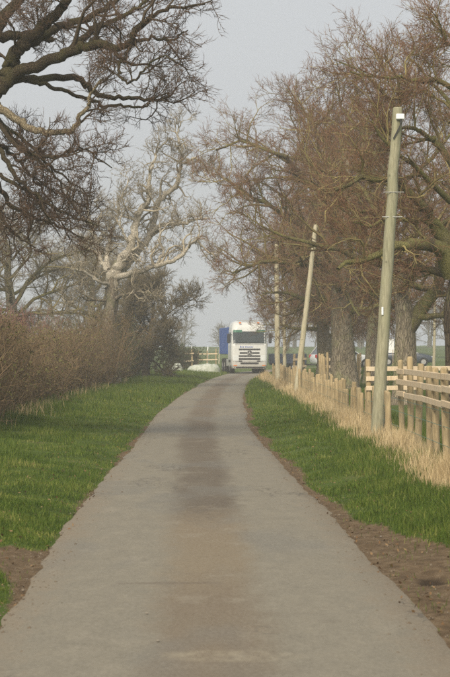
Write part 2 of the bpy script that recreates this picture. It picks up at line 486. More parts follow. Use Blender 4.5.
# the mud lies thickest along one stretch and dries paler nearer the camera
strip_c = mr.ramp(along, [(0.10, (0.155, 0.112, 0.068)), (0.165, (0.15, 0.107, 0.065)), (0.19, (0.195, 0.145, 0.085)), (0.235, (0.185, 0.135, 0.08)), (0.265, (0.075, 0.052, 0.033)), (0.42, (0.09, 0.064, 0.041)), (0.7, (0.13, 0.094, 0.06))])
c = mr.mix(mr.math('MULTIPLY', cen, 0.92), base, strip_c)
edge_m = mr.smooth(mr.math('ADD', mr.math('ABSOLUTE', lat), mr.math('MULTIPLY', mr.math('SUBTRACT', mid, 0.5), 0.9)), 0.95, 1.5)
c = mr.mix(mr.math('MULTIPLY', edge_m, 0.8), c, (0.19, 0.142, 0.092))
# where the lane was patched and crazed
# darker patched area where the tarmac has crazed
sp = mr.n('ShaderNodeSeparateXYZ'); mr.l(co, sp.inputs[0])
worn = mr.smooth(mr.noise(mr.coord((0.5, 0.12, 1)), 1.1, 3), 0.50, 0.60)
c = mr.mix(mr.math('MULTIPLY', worn, 0.42), c, (0.135, 0.132, 0.122))
vc = mr.n('ShaderNodeTexVoronoi', feature='DISTANCE_TO_EDGE'); vc.inputs['Scale'].default_value = 5.5
nv = mr.n('ShaderNodeTexNoise'); nv.inputs['Scale'].default_value = 3.0; nv.inputs['Detail'].default_value = 5
wv = mr.n('ShaderNodeVectorMath', operation='ADD'); sc_ = mr.n('ShaderNodeVectorMath', operation='SCALE'); sc_.inputs['Scale'].default_value = 0.5
cm = mr.coord((1, 0.5, 1)); mr.l(cm, nv.inputs['Vector']); mr.l(nv.outputs['Color'], sc_.inputs[0]); mr.l(cm, wv.inputs[0]); mr.l(sc_.outputs[0], wv.inputs[1]); mr.l(wv.outputs[0], vc.inputs['Vector'])
crack = mr.math('SUBTRACT', 1.0, mr.smooth(vc.outputs[0], 0.02, 0.085))
def blob(cx, cy, rx, ry):
    dx = mr.math('DIVIDE', mr.math('SUBTRACT', spy.outputs[0], cx), rx); dy = mr.math('DIVIDE', mr.math('SUBTRACT', spy.outputs[1], cy), ry)
    rr_ = mr.math('ADD', mr.math('MULTIPLY', dx, dx), mr.math('MULTIPLY', dy, dy))
    return mr.math('SUBTRACT', 1.0, mr.smooth(mr.math('ADD', rr_, mr.math('MULTIPLY', mr.math('SUBTRACT', mid, 0.5), 1.6)), 0.4, 1.3))
crazed = mr.math('MULTIPLY', blob(-0.78, 29.5, 0.5, 3.0), mr.smooth(big, 0.42, 0.6))
crack = mr.math('MULTIPLY', crack, mr.math('MAXIMUM', crazed, mr.smooth(mr.noise(mr.coord((0.7, 0.15, 1)), 1.3, 3), 0.57, 0.66)))
c = mr.mix(mr.math('MULTIPLY', crack, 0.7), c, (0.05, 0.042, 0.035))
c = mr.mix(mr.math('MULTIPLY', crazed, 0.14), c, (0.12, 0.112, 0.098))
c = mr.mix(mr.math('MULTIPLY', mr.math('MULTIPLY', blob(0.1, 13.5, 0.45, 0.28), mr.smooth(mid, 0.38, 0.62)), 0.55), c, (0.34, 0.29, 0.20))
c = mr.mix(mr.math('MULTIPLY', blob(-0.26, 17.7, 0.42, 0.10), 0.4), c, (0.085, 0.055, 0.035))
# dark muddy streaks dragged across the lane, and pale dust
strk = mr.smooth(mr.noise(mr.coord((0.5, 1.5, 1)), 1.9, 6, 0.75), 0.58, 0.72)
c = mr.mix(mr.math('MULTIPLY', strk, 0.38), c, (0.12, 0.09, 0.06))
dust = mr.smooth(mr.noise(mr.coord((0.8, 0.35, 1)), 2.7, 5, 0.7), 0.54, 0.70)
c = mr.mix(mr.math('MULTIPLY', dust, 0.35), c, (0.30, 0.265, 0.205))
c = mr.mix(0.30, c, mr.ramp(grit, [(0.3, (0.09, 0.082, 0.068)), (0.7, (0.32, 0.295, 0.245))]))
mr.color(c).bump(mr.math('ADD', grit, mr.math('MULTIPLY', crack, -2.0)), 0.35, 0.01)
road = link('lane_road', mesh_np('lane_road', np.stack([RXw, RY, RZ], -1).reshape(-1, 3), Q, attrs={'lat': LAT}), mr.m)
tag(road, 'worn single-track tarmac lane with a muddy strip down the middle', kind='structure')

# ------------------------------------------------------------------ plant machinery
def unit(a):
    return a / np.maximum(np.linalg.norm(a, axis=-1, keepdims=True), 1e-9)

def grow(rng, P0, D0, L, r0, r1, K, wig, up=0.0, droop=0.0):
    N = len(P0)
    pts = np.zeros((N, K + 1, 3)); pts[:, 0] = P0
    d = unit(np.array(D0, float))
    L = np.broadcast_to(np.asarray(L, float), (N,))
    for k in range(K):
        d = d + rng.normal(0, wig, (N, 3))
        d[:, 2] += up - droop
        d = unit(d)
        pts[:, k + 1] = pts[:, k] + d * (L / K)[:, None]
    t = np.linspace(0, 1, K + 1)
    r0 = np.broadcast_to(np.asarray(r0, float), (N,)); r1 = np.broadcast_to(np.asarray(r1, float), (N,))
    rad = r0[:, None] * (1 - t) + r1[:, None] * t
    return pts, rad

def children(rng, pts, rad, n, t0, t1, a0, a1):
    """n side shoots on each parent: positions, directions, parent radius there, how far along"""
    N, K1, _ = pts.shape
    n = np.broadcast_to(np.asarray(n, int), (N,))
    par = np.repeat(np.arange(N), n)
    Mx = len(par)
    off = np.concatenate([np.arange(k) / max(k, 1) for k in n]) if Mx else np.zeros(0)
    cnt = np.repeat(n, n)
    t = t0 + (t1 - t0) * np.clip(off + rng.random(Mx) / np.maximum(cnt, 1), 0, 1)
    ft = t * (K1 - 1)
    i = np.minimum(ft.astype(int), K1 - 2)
    fr = (ft - i)[:, None]
    p = pts[par, i] * (1 - fr) + pts[par, i + 1] * fr
    T = unit(pts[par, i + 1] - pts[par, i])
    r = rad[par, i] * (1 - fr[:, 0]) + rad[par, i + 1] * fr[:, 0]
    rv = rng.normal(0, 1, (Mx, 3))
    perp = unit(rv - T * (rv * T).sum(1, keepdims=True))
    a = np.radians(rng.uniform(a0, a1, Mx))[:, None]
    D = np.cos(a) * T + np.sin(a) * perp
    return p, D, r, t, par

class Tubes:
    def __init__(s):
        s.V = []; s.Q = []; s.R = []; s.M = []; s.n = 0; s.T = []; s.MT = []
    def add(s, rng, pts, rad, S_, mat=0, ripple=0.0):
        N, K1, _ = pts.shape
        if N == 0: return
        T = np.empty_like(pts)
        T[:, 1:-1] = pts[:, 2:] - pts[:, :-2]; T[:, 0] = pts[:, 1] - pts[:, 0]; T[:, -1] = pts[:, -1] - pts[:, -2]
        T = unit(T)
        ref = rng.normal(0, 1, (N, 1, 3)); t0 = unit(pts[:, -1:] - pts[:, :1])
        ref = unit(ref - t0 * (ref * t0).sum(-1, keepdims=True)) + 0 * T
        U = unit(ref - T * (ref * T).sum(-1, keepdims=True))
        W = np.cross(T, U)
        an = np.arange(S_) * 2 * np.pi / S_
        rr = rad[:, :, None] * np.ones(S_)
        if ripple:
            ph = rng.random((N, 1, 6)) * 6.28
            for q, k in enumerate((3, 5, 8)):
                rr = rr * (1 + ripple / (q + 1) * np.sin(k * an + ph[:, :, q:q + 1] + np.linspace(0, 2.5, K1)[None, :, None] * (1 - q * 0.6)))
            rr = rr * (1 + ripple * 0.8 * (rng.random((N, K1, S_)) - 0.5))
        V = pts[:, :, None, :] + rr[..., None] * (np.cos(an)[None, None, :, None] * U[:, :, None, :] + np.sin(an)[None, None, :, None] * W[:, :, None, :])
        base = s.n + (np.arange(N) * K1 * S_)[:, None, None] + (np.arange(K1 - 1) * S_)[None, :, None]
        a = np.arange(S_)[None, None, :]; b = (a + 1) % S_
        Q = np.stack([base + a, base + b, base + b + S_, base + a + S_], -1).reshape(-1, 4)
        s.V.append(V.reshape(-1, 3)); s.Q.append(Q)
        s.R.append(np.repeat(rng.random(N), K1 * S_))
        s.M.append(np.full(len(Q), mat)); s.n += N * K1 * S_
    def spikes(s, rng, p, D, L, r, mat=0):
        """the finest shoots: slim three-sided points"""
        N = len(p)
        D = unit(D)
        U = unit(np.cross(D, rng.normal(0, 1, (N, 3)))); W = np.cross(D, U)
        ring = [p + r * (math.cos(a) * U + math.sin(a) * W) for a in (0, 2.0944, 4.1888)]
        V = np.stack(ring + [p + D * L[:, None]], 1)
        k = s.n + np.arange(N)[:, None] * 4
        s.T.append(np.concatenate([np.concatenate([k, k + 1, k + 3], 1), np.concatenate([k + 1, k + 2, k + 3], 1), np.concatenate([k + 2, k, k + 3], 1)]))
        s.MT.append(np.full(3 * N, mat))
        s.V.append(V.reshape(-1, 3)); s.R.append(np.repeat(rng.random(N), 4)); s.n += 4 * N
    def build(s, name, mats, parent=None, smooth=True):
        T = np.concatenate(s.T) if s.T else None
        me = mesh_np(name, np.concatenate(s.V), np.concatenate(s.Q), T, attrs={'rnd': np.concatenate(s.R)}, mi=np.concatenate(s.M + s.MT), smooth=smooth)
        return link(name, me, mats, parent)

def spline(pts, K):
    """Catmull-Rom through the points, K+1 even samples"""
    p = np.asarray(pts, float)
    p = np.vstack([2 * p[0] - p[1], p, 2 * p[-1] - p[-2]])
    n = len(p) - 3
    out = []
    for u in np.linspace(0, n, K + 1):
        i = min(int(u), n - 1); t = u - i
        a, b, c, d = p[i], p[i + 1], p[i + 2], p[i + 3]
        out.append(0.5 * ((2 * b) + (-a + c) * t + (2 * a - 5 * b + 4 * c - d) * t * t + (-a + 3 * b - 3 * c + d) * t ** 3))
    return np.array(out)

def in_env(p, env):
    c, r = env
    return (((p - c) / r) ** 2).sum(-1)

def trim(p, D, L, env):
    if env is None: return L
    e = in_env(p + D * L[:, None], env)
    return L * np.where(e > 1, np.clip(1.25 - 0.9 * (np.sqrt(e) - 1) * 2.0, 0.28, 1), 1.0)

def crown_from(rng, limbs, env, spec, cap=None):
    """branches, twigs and fine shoots on the given limbs (lists of points, radii)"""
    tb = Tubes()
    lv = [(np.array([q_[0]]), np.array([q_[1]]), q_[2] if len(q_) > 2 else spec.get('t0', 0.22)) for q_ in limbs]
    # first branches: number goes with limb length
    Pp, Dd, Rr, Ll = [], [], [], []
    for pts, rad, tb0 in lv:
        ln = np.linalg.norm(np.diff(pts[0], axis=0), axis=1).sum()
        n = max(3, int(ln * spec['n2'] * min(1.0, (1 - tb0) * 1.28)))
        p, D, r, t, _ = children(rng, pts, rad, n, tb0, 1.0, 30, 75)
        D[:, 2] += spec.get('up2', 0.15); D = unit(D)
        Pp.append(p); Dd.append(D); Rr.append(r)
        Ll.append(spec['l2'] * (1.15 - 0.55 * t) * rng.uniform(0.55, 1.25, n) * np.clip(ln / 4, 0.55, 1.25))
    p, D, r, L = np.concatenate(Pp), np.concatenate(Dd), np.concatenate(Rr), np.concatenate(Ll)
    L = trim(p, D, L, env)
    q = spec.get('thick', 1.0); wg = spec.get('wig', 1.0)
    p2, r2 = grow(rng, p, D, L, np.minimum(r * 0.68, 0.036 * L * q + 0.004), 0.010 * q, 6, 0.23 * wg, spec.get('up2', 0.15) * 0.25)
    tb.add(rng, p2, r2, 4, 0)
    p, D, r, t, par = children(rng, p2, r2, spec['n3'], 0.12, 1.0, 28, 66)
    D[:, 2] += 0.10
    L3 = spec['l3'] * rng.uniform(0.5, 1.3, len(p)) * (1.15 - 0.5 * t)
    L3 = trim(p, unit(D), L3, env)
    p3, r3 = grow(rng, p, D, L3, np.minimum(r * 0.7, 0.0135 * q), 0.006 * q, 3, 0.22 * wg, 0.04)
    tb.add(rng, p3, r3, 3, 0)
    p, D, r, t, _ = children(rng, p3, r3, spec['n4'], 0.1, 1.0, 22, 58)
    D[:, 2] += 0.08
    L4 = spec['l4'] * rng.uniform(0.5, 1.35, len(p))
    L4 = trim(p, unit(D), L4, env)
    p4, r4 = grow(rng, p, D, L4, np.minimum(r * 0.75, 0.0065 * q), 0.0040 * q, 2, 0.18 * wg, 0.05)
    tb.add(rng, p4, r4, 3, 1)
    if spec.get('n5', 0):
        p, D, r, t, _ = children(rng, p4, r4, spec['n5'], 0.1, 1.0, 22, 55)
        D[:, 2] += 0.12
        tb.spikes(rng, p, D, spec['l5'] * rng.uniform(0.4, 1.4, len(p)), 0.0058 * q, 1)
    return tb

def random_limbs(rng, trunk, tr, n, env, t0=0.45, el=(5, 62), rf=0.5, K=10):
    """spreading sinuous limbs that reach towards the crown's outline"""
    out = []
    c, R = env
    for i in range(n):
        f = (i + rng.random() * 0.7) / n
        t = t0 + (1 - t0) * f
        ft = t * (len(trunk) - 1); k = min(int(ft), len(trunk) - 2); fr = ft - k
        p0 = trunk[k] * (1 - fr) + trunk[k + 1] * fr
        r = (tr[k] * (1 - fr) + tr[k + 1] * fr) * rf * rng.uniform(0.8, 1.15)
        az = i * 2.399 + rng.uniform(-0.4, 0.4)
        e = math.radians(el[0] + (el[1] - el[0]) * f + rng.uniform(-8, 8))
        d = np.array([math.cos(az) * math.cos(e), math.sin(az) * math.cos(e), math.sin(e)])
        lo, hi = 0.5, 20.0
        for _ in range(24):
            mid = (lo + hi) / 2
            if in_env(p0 + d * mid, env) < 1: lo = mid
            else: hi = mid
        L = max(1.5, lo * rng.uniform(0.72, 0.92))
        pts, rad = grow(rng, p0[None], (d - np.array([0, 0, 0.15]))[None], L, r, max(0.02, r * 0.16), K, 0.19, 0.035)
        out.append((pts[0], rad[0]))
    return out

def make_trunk(rng, pts, r0, r1, K=18, S_=18, flare=0.45, ripple=0.05):
    p = spline(pts, K)
    t = np.linspace(0, 1, K + 1)
    r = r0 * (1 - t) + r1 * t
    h = np.concatenate([[0], np.cumsum(np.linalg.norm(np.diff(p, axis=0), axis=1))])
    r = r * (1 + flare * np.exp(-h / (r0 * 1.3)))
    tb = Tubes(); tb.add(rng, p[None], r[None], S_, 0, ripple)
    return tb, p, r

def assemble(name, base, trunk_tb, limbs, crown, mats, label, cat='tree', group=None, limb_mats=None):
    """tree > trunk, each main limb, crown; the Empty stands at the foot"""
    root = empty(name, base)
    def put(o):
        o.parent = root
        o.matrix_parent_inverse = Matrix.Translation(-Vector(base))
    if trunk_tb: put(trunk_tb.build('trunk', [mats[0]]))
    rng = np.random.default_rng(5)
    for i, (p, r) in enumerate(limbs):
        tb = Tubes(); tb.add(rng, np.array([p]), np.array([r]), 9 if r[0] > 0.06 else 6, 0, 0.05)
        put(tb.build('limb', [limb_mats[i] if limb_mats else mats[1]]))
    if crown: put(crown.build('crown', [mats[2], mats[3]]))
    tag(root, label, cat, group)
    return root

def copy_thing(src, loc, rz, sc, label, group=None):
    c = copy_tree(src)
    c.location = loc; c.rotation_euler = (0, 0, rz); c.scale = sc
    c['label'] = label
    if group: c['group'] = group
    return c

def A(*v): return np.array(v, float)

# ------------------------------------------------------------------ oaks on the right of the lane
RG = 'oaks along the right of the lane'
OAK = [M['bark'], M['limb'], M['branch'], M['twig']]
def ground_at(x, y): return A(x, y, float(gz(x, y)))

# broad trunk beside the leaning poles
rng = np.random.default_rng(11)
b = ground_at(5.2, 93)
tt, tp, trd = make_trunk(rng, [b - A(0, 0, .15), b + A(0, 0, 1.5), b + A(-.12, 0, 3.4), b + A(-.05, .1, 5.4), b + A(.2, 0, 7.6), b + A(.1, 0, 9.6)], 0.52, 0.13, 22, 22, 0.42, 0.045)
env = (b + A(-0.6, 0, 7.4), A(5.6, 5.2, 5.6))
lim = random_limbs(rng, tp, trd, 15, env, 0.34, (-4, 66), 0.5)
for q, r0, r1 in [([(343, 300, 93), (322, 262, 92), (290, 262, 91), (262, 262, 90), (246, 268, 89.5), (233, 273, 89)], 0.12, 0.03),
                  ([(343, 275, 93), (318, 238, 92), (288, 215, 91), (262, 203, 90), (244, 190, 90), (226, 178, 89.5)], 0.13, 0.025),
                  ([(345, 262, 93), (325, 205, 92), (300, 170, 92), (268, 150, 91), (240, 142, 91), (216, 150, 91)], 0.13, 0.025)]:
    p = spline([P(*a) for a in q], 10); p[1:-1] += rng.normal(0, .06, (9, 3))
    lim.append((p, np.linspace(r0, r1, 11)))
SPEC_A = dict(n2=2.7, l2=2.3, n3=8, l3=0.95, n4=6, l4=0.40, n5=6, l5=0.17, thick=0.88)
cr = crown_from(rng, lim, env, SPEC_A)
t1 = assemble('oak_tree', b, tt, lim, cr, OAK, 'bare oak with the broadest grey trunk beside the leaning thin pole', group=RG)

# forked trunk behind the near pole
rng = np.random.default_rng(23)
b = ground_at(5.75, 70)
tt, tp, trd = make_trunk(rng, [b - A(0, 0, .15), b + A(-.02, 0, 1.6), b + A(-.05, 0, 2.7), b + A(-.28, .1, 4.0), b + A(-.45, .1, 6.0), b + A(-.3, 0, 8.6)], 0.37, 0.11, 20, 20, 0.4, 0.05)
env = (b + A(0.3, 0, 6.9), A(5.6, 5.0, 4.9))
lim = random_limbs(rng, tp, trd, 12, env, 0.38, (-6, 66), 0.55)
fk = spline([P(408, 330, 70), P(424, 306, 70), P(436, 290, 69.7), P(446, 262, 69.5), P(452, 225, 69.5), P(470, 170, 69.5)], 12)
lim.append((fk, np.linspace(0.24, 0.07, 13)))
SPEC_B = dict(SPEC_A, n2=2.4, thick=0.8)
cr = crown_from(rng, lim, env, SPEC_B)
t3 = assemble('oak_tree', b, tt, lim, cr, OAK, 'bare oak with a forked trunk just right of the tallest pole', group=RG)

# nearest oak, dark trunk at the picture's right edge
rng = np.random.default_rng(37)
b = ground_at(5.25, 50)
tt, tp, trd = make_trunk(rng, [b - A(0, 0, .15), b + A(0, 0, 1.2), b + A(-.1, 0, 2.4), b + A(0.05, .05, 3.4), b + A(.35, .1, 5.0), b + A(.5, .1, 7.4)], 0.34, 0.12, 20, 18, 0.35, 0.09)
env = (b + A(1.5, 0, 5.8), A(5.4, 4.6, 3.9))
lim = random_limbs(rng, tp, trd, 9, env, 0.5, (0, 62), 0.5)
N4 = [([(452, 275, 50), (444, 258, 49.8), (434, 246, 49.4), (422, 242, 49), (404, 244, 48.5), (385, 251, 48), (362, 259, 47.6), (338, 269, 47.2)], 0.19, 0.035),
      ([(452, 250, 50), (438, 226, 49.8), (428, 214, 49.5), (415, 196, 49.2), (395, 184, 48.9), (366, 178, 48.6), (335, 190, 48.3)], 0.15, 0.03),
      ([(468, 110, 50), (450, 84, 49.6), (430, 80, 49.3), (407, 77, 49), (380, 76, 48.7), (350, 71, 48.4)], 0.07, 0.015),
      ([(466, 190, 50), (444, 150, 49.6), (430, 135, 49.3), (410, 125, 49), (385, 128, 48.7)], 0.09, 0.018),
      ([(450, 235, 50), (430, 222, 49.6), (410, 222, 49.3), (392, 218, 49), (372, 224, 48.6), (350, 222, 48.3)], 0.08, 0.015),
      ([(475, 110, 50), (458, 60, 49.8), (446, 36, 49.6), (432, 22, 49.5)], 0.07, 0.015)]
for q, r0, r1 in N4:
    p = spline([P(*a) for a in q], 14); p[2:-1] += rng.normal(0, .035, (12, 3))
    lim.append((p, np.linspace(r0, r1, 15)))
SPEC_C = dict(n2=2.4, l2=1.6, n3=7, l3=0.8, n4=6, l4=0.34, n5=6, l5=0.15, thick=0.72)
cr = crown_from(rng, lim, env, SPEC_C)
t4 = assemble('oak_tree', b, tt, lim, cr, [M['bark_dark'], M['limb'], M['branch'], M['twig']], 'nearest bare oak, dark knotty trunk by the wooden rails, low mossy limb', group=RG)

# the rest of the row are of the same growth, turned and scaled
for (x, y, rz, sc, lab) in [
        (7.3, 106, 2.1, (0.88, 0.88, 1.0), 'bare oak with a narrow dark trunk between the two broad grey trunks'),
        (6.9, 128, 4.0, (1.0, 1.0, 1.0), 'bare oak standing directly behind the broadest grey trunk'),
        (11.5, 84, 1.2, (0.95, 0.95, 0.98), 'bare oak further back in the field behind the forked trunk'),
        (8.2, 146, 5.2, (0.9, 0.9, 0.86), 'far bare oak rising beyond the white car'),
        (5.6, 116, 0.4, (0.82, 0.82, 0.72), 'smaller bare oak behind the upright pale pole')]:
    copy_thing(t1, ground_at(x, y), rz, sc, lab)

# ------------------------------------------------------------------ great oak leaning in from the left
rng = np.random.default_rng(51)
D0 = 45.0
b = ground_at(-5.15, D0)
tt, tp, trd = make_trunk(rng, [b - A(0, 0, .15), b + A(0, 0, 2.0), b + A(.15, 0, 4.2), b + A(.4, 0, 5.6), b + A(.55, 0, 7.0), b + A(.45, 0, 9.2)], 0.55, 0.2, 20, 20, 0.4, 0.06)
LL = [  # photographed course of each limb, thickness at both ends, material
    ([(-14, 98, 0), (2, 84, 0), (10, 66, 0), (17, 50, -.2), (28, 40, -.4), (42, 27, -.6), (58, 12, -.8), (72, -8, -1)], .17, .08, 'limb_left'),
    ([(-18, 50, 0), (0, 37, .3), (20, 35, .5), (40, 37, .6), (53, 41, .7)], .12, .05, 'limb_left'),
    ([(2, 86, 0), (19, 72, -.2), (40, 64, -.4), (67, 53, -.8), (88, 45, -1.1), (103, 44, -1.4), (116, 49, -1.6), (129, 43, -1.8), (137, 27, -2), (153, 16, -2.2), (172, 8, -2.4), (205, 4, -2.6)], .13, .018, 'limb_left'),
    ([(-6, 88, 0), (10, 80, .2), (40, 79, .5), (72, 77, .9), (88, 87, 1.2), (99, 95, 1.4), (121, 97, 1.7), (145, 99, 2.0), (165, 99, 2.3), (169, 92, 2.4)], .085, .02, 'limb_left'),
    ([(28, 79, .3), (45, 85, .4), (67, 92, .6), (88, 99, .9), (101, 105, 1.1), (121, 106, 1.4), (144, 107, 1.7), (151, 101, 1.8), (158, 96, 1.9)], .05, .015, 'limb_left'),
    ([(-8, 104, 0), (5, 111, -.2), (20, 122, -.4), (38, 131, -.6), (52, 132, -.7), (72, 130, -.9), (80, 117, -1.), (88, 104, -1.1), (91, 93, -1.15), (103, 79, -1.3)], .085, .022, 'pale_limb'),
    ([(137, 27, -2), (128, 53, -2), (119, 62, -2.1), (120, 76, -2.2), (131, 82, -2.3), (143, 71, -2.4), (153, 61, -2.5), (167, 57, -2.6), (188, 70, -2.7)], .035, .012, 'limb_left'),
    ([(129, 43, -1.8), (150, 38, -2), (170, 40, -2.2), (188, 30, -2.4)], .04, .012, 'limb_left'),
    ([(-14, 60, 0), (0, 22, .4), (14, 6, .7), (30, -20, 1)], .14, .08, 'limb_left'),
    ([(30, 42, -.4), (60, 26, .3), (88, 18, .6), (112, 2, .8), (130, -16, 1)], .10, .03, 'limb_left'),
    ([(67, 53, -.8), (92, 30, -.6), (112, 22, -.4), (137, 8, -.2), (160, -12, 0)], .07, .02, 'limb_left'),
    ([(-8, 110, 0), (12, 138, .5), (30, 152, .9), (55, 178, 1.3), (78, 214, 1.6)], .06, .012, 'limb_left'),
    ([(-12, 130, 0), (8, 165, -.5), (30, 190, -.8), (62, 212, -1.1), (98, 226, -1.4)], .06, .012, 'limb_left'),
    ([(-14, 160, 0), (4, 195, .4), (24, 214, .7), (52, 224, 1), (84, 238, 1.2)], .06, .012, 'limb_left'),
    ([(-20, 150, 0), (-6, 200, -.6), (12, 232, -1), (36, 248, -1.3)], .06, .012, 'limb_left'),
    ([(-14, 140, 0), (6, 150, 1), (28, 172, 1.5), (46, 196, 1.8), (70, 240, 2)], .05, .010, 'limb_left'),
    ([(-14, 175, 0), (10, 180, -.4), (36, 200, -.6), (60, 236, -.8)], .05, .010, 'limb_left'),
    ([(-10, 120, 0), (24, 140, .3), (58, 172, .4), (92, 196, .5)], .05, .010, 'limb_left'),
    ([(-10, 115, 0), (22, 150, -1), (52, 158, -1.4), (80, 150, -1.8), (112, 168, -2.2)], .05, .010, 'limb_left')]
lim, lmats = [], []
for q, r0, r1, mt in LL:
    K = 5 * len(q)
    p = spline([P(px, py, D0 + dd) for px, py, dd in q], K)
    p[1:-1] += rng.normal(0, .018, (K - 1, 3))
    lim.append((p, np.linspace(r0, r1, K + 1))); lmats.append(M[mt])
SPEC_L = dict(n2=2.8, l2=1.15, n3=7, l3=0.5, n4=5, l4=0.25, n5=5, l5=0.12, thick=0.75, wig=1.4, t0=0.25, up2=0.02)
env = (b + A(0.2, 0, 6.6), A(5.6, 4.6, 4.9))
cr = crown_from(rng, [(p, r, {3: 0.72, 4: 0.7, 5: 0.6, 1: 0.5}.get(i, 0.25)) for i, (p, r) in enumerate(lim)], env, SPEC_L)
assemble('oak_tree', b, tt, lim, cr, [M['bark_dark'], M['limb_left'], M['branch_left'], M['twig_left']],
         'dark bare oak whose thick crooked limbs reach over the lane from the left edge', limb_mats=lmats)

# ------------------------------------------------------------------ pale stag-headed oak
rng = np.random.default_rng(67)
DD = 105.0
b = ground_at((112 - VPX) / F * DD, DD)
tt, tp, trd = make_trunk(rng, [b - A(0, 0, .2), b + A(0, 0, 1.2), P(109, 325, DD), P(112, 300, DD), P(111, 282, DD), P(115, 268, DD), P(124, 255, DD)], 0.38, 0.17, 22, 18, 0.35, 0.12)
DL = [([(110, 290, 0), (114, 274, 0), (122, 260, -.2), (131, 246, -.4), (136, 222, -.5), (141, 210, -.6), (148, 200, -.7), (148, 186, -.7)], .24, .07),
      ([(114, 280, 0), (128, 262, .3), (140, 248, .5), (149, 236, .6), (157, 205, .6), (168, 192, .5), (177, 183, .4), (181, 166, .3), (181, 147, .2), (177, 135, .2), (181, 121, .1)], .17, .025),
      ([(148, 204, -.7), (149, 178, -.6), (152, 168, -.5), (155, 155, -.4), (163, 145, -.3), (172, 138, -.2)], .08, .02),
      ([(181, 166, .3), (188, 160, .1), (196, 158, 0), (203, 163, -.2), (208, 170, -.3), (216, 174, -.4)], .06, .02),
      ([(149, 236, .6), (160, 226, .2), (174, 224, 0), (188, 222, -.2), (198, 219, -.3), (207, 218, -.4)], .09, .035),
      ([(113, 278, 0), (130, 274, -.6), (148, 269, -1), (162, 264, -1.2), (177, 259, -1.4), (188, 248, -1.5), (197, 241, -1.6), (206, 250, -1.7), (217, 258, -1.8)], .13, .022),
      ([(155, 266, -1), (162, 255, -1.1), (160, 240, -1.1), (165, 228, -1.1), (171, 220, -1.2)], .075, .025),
      ([(109, 275, 0), (107, 262, .3), (108, 248, .4), (111, 236, .5), (116, 222, .6), (118, 208, .6)], .13, .03),
      ([(108, 270, 0), (100, 258, .4), (96, 240, .6), (90, 224, .8), (88, 205, 1)], .11, .03),
      ([(131, 246, -.4), (122, 232, -.8), (120, 218, -1), (125, 205, -1.2)], .06, .018),
      ([(136, 222, -.5), (126, 210, -.7), (122, 196, -.9), (128, 182, -1), (126, 172, -1)], .05, .015),
      ([(112, 286, 0), (98, 281, -.8), (84, 272, -1.2), (70, 268, -1.5)], .07, .03),
      ([(110, 300, 0), (92, 300, -.6), (80, 298, -.9), (66, 305, -1.2)], .06, .02),
      ([(113, 300, 0), (128, 294, -.8), (144, 292, -1.4), (158, 298, -1.8)], .08, .02),
      ([(140, 248, .5), (128, 238, 1), (122, 240, 1.2)], .06, .03),
      ([(122, 262, -.6), (132, 255, -1), (142, 260, -1.3), (143, 272, -1.4)], .045, .015),
      ([(92, 225, .8), (80, 215, 1), (72, 200, 1.2), (75, 186, 1.3)], .06, .02),
      ([(110, 240, .5), (98, 225, .2), (100, 212, 0), (94, 200, -.1)], .045, .02)]
lim, lmats = [], []
for i, (q, r0, r1) in enumerate(DL):
    K = 4 * len(q)
    p = spline([P(px, py, DD + dd) for px, py, dd in q], K)
    p[1:-1] += rng.normal(0, .035, (K - 1, 3))
    lim.append((p, 1.15 * np.linspace(r0, r1, K + 1))); lmats.append(M['dead_trunk'] if i in (12, 13) else M['dead'])
SPEC_D = dict(n2=2.8, l2=1.35, n3=5, l3=0.6, n4=4, l4=0.34, n5=4, l5=0.2, thick=1.25, wig=1.7, t0=0.25, up2=0.1)
cr = crown_from(rng, lim, None, SPEC_D)
assemble('dead_oak_tree', b, tt, lim, cr, [M['dead_trunk'], M['dead'], M['twig_dead'], M['twig_grey']],
         'pale stag-headed old oak with bleached twisted limbs rising from the hedge', limb_mats=lmats)

# living trees behind the hedge on the left
LG = 'trees behind the left hedge'
for (x, y, rz, sc, lab) in [
        (-10.2, 88, 0.7, (0.9, 0.9, 0.60), 'brown bare tree behind the near end of the hedge'),
        (-9.4, 114, 2.9, (0.85, 0.85, 0.66), 'bare tree crowding the left side of the pale stag-headed oak'),
        (-6.4, 132, 1.6, (0.78, 0.78, 0.62), 'bare tree standing behind the pale stag-headed oak')]:
    c = copy_thing(t1, ground_at(x, y), rz, sc, lab, LG)
    for ch in c.children:
        if ch.name.startswith('crown'):
            for k, mt in ((0, M['branch']), (1, M['twig_grey'])):
                ch.material_slots[k].link = 'OBJECT'; ch.material_slots[k].material = mt

# rounded hawthorn over the verge
rng = np.random.default_rng(71)
b = ground_at(-3.4, 128)
tt, tp, trd = make_trunk(rng, [b - A(0, 0, .1), b + A(.1, 0, 1.0), b + A(.2, 0, 2.2), b + A(.5, 0, 4.0)], 0.2, 0.06, 10, 10, 0.3, 0.08)
env = (b + A(0.7, 0, 3.6), A(3.3, 2.8, 2.8))
lim = random_limbs(rng, tp, trd, 13, env, 0.3, (0, 66), 0.5, 8)
cr = crown_from(rng, lim, env, dict(n2=4.2, l2=1.3, n3=7, l3=0.7, n4=6, l4=0.36, n5=6, l5=0.2, thick=1.6))
assemble('hawthorn_tree', b, tt, lim, cr, [M['bark_dark'], M['limb_left'], M['twig_hawthorn'], M['twig_hawthorn']],
         'dark rounded hawthorn tree overhanging the verge at the far end of the hedge')

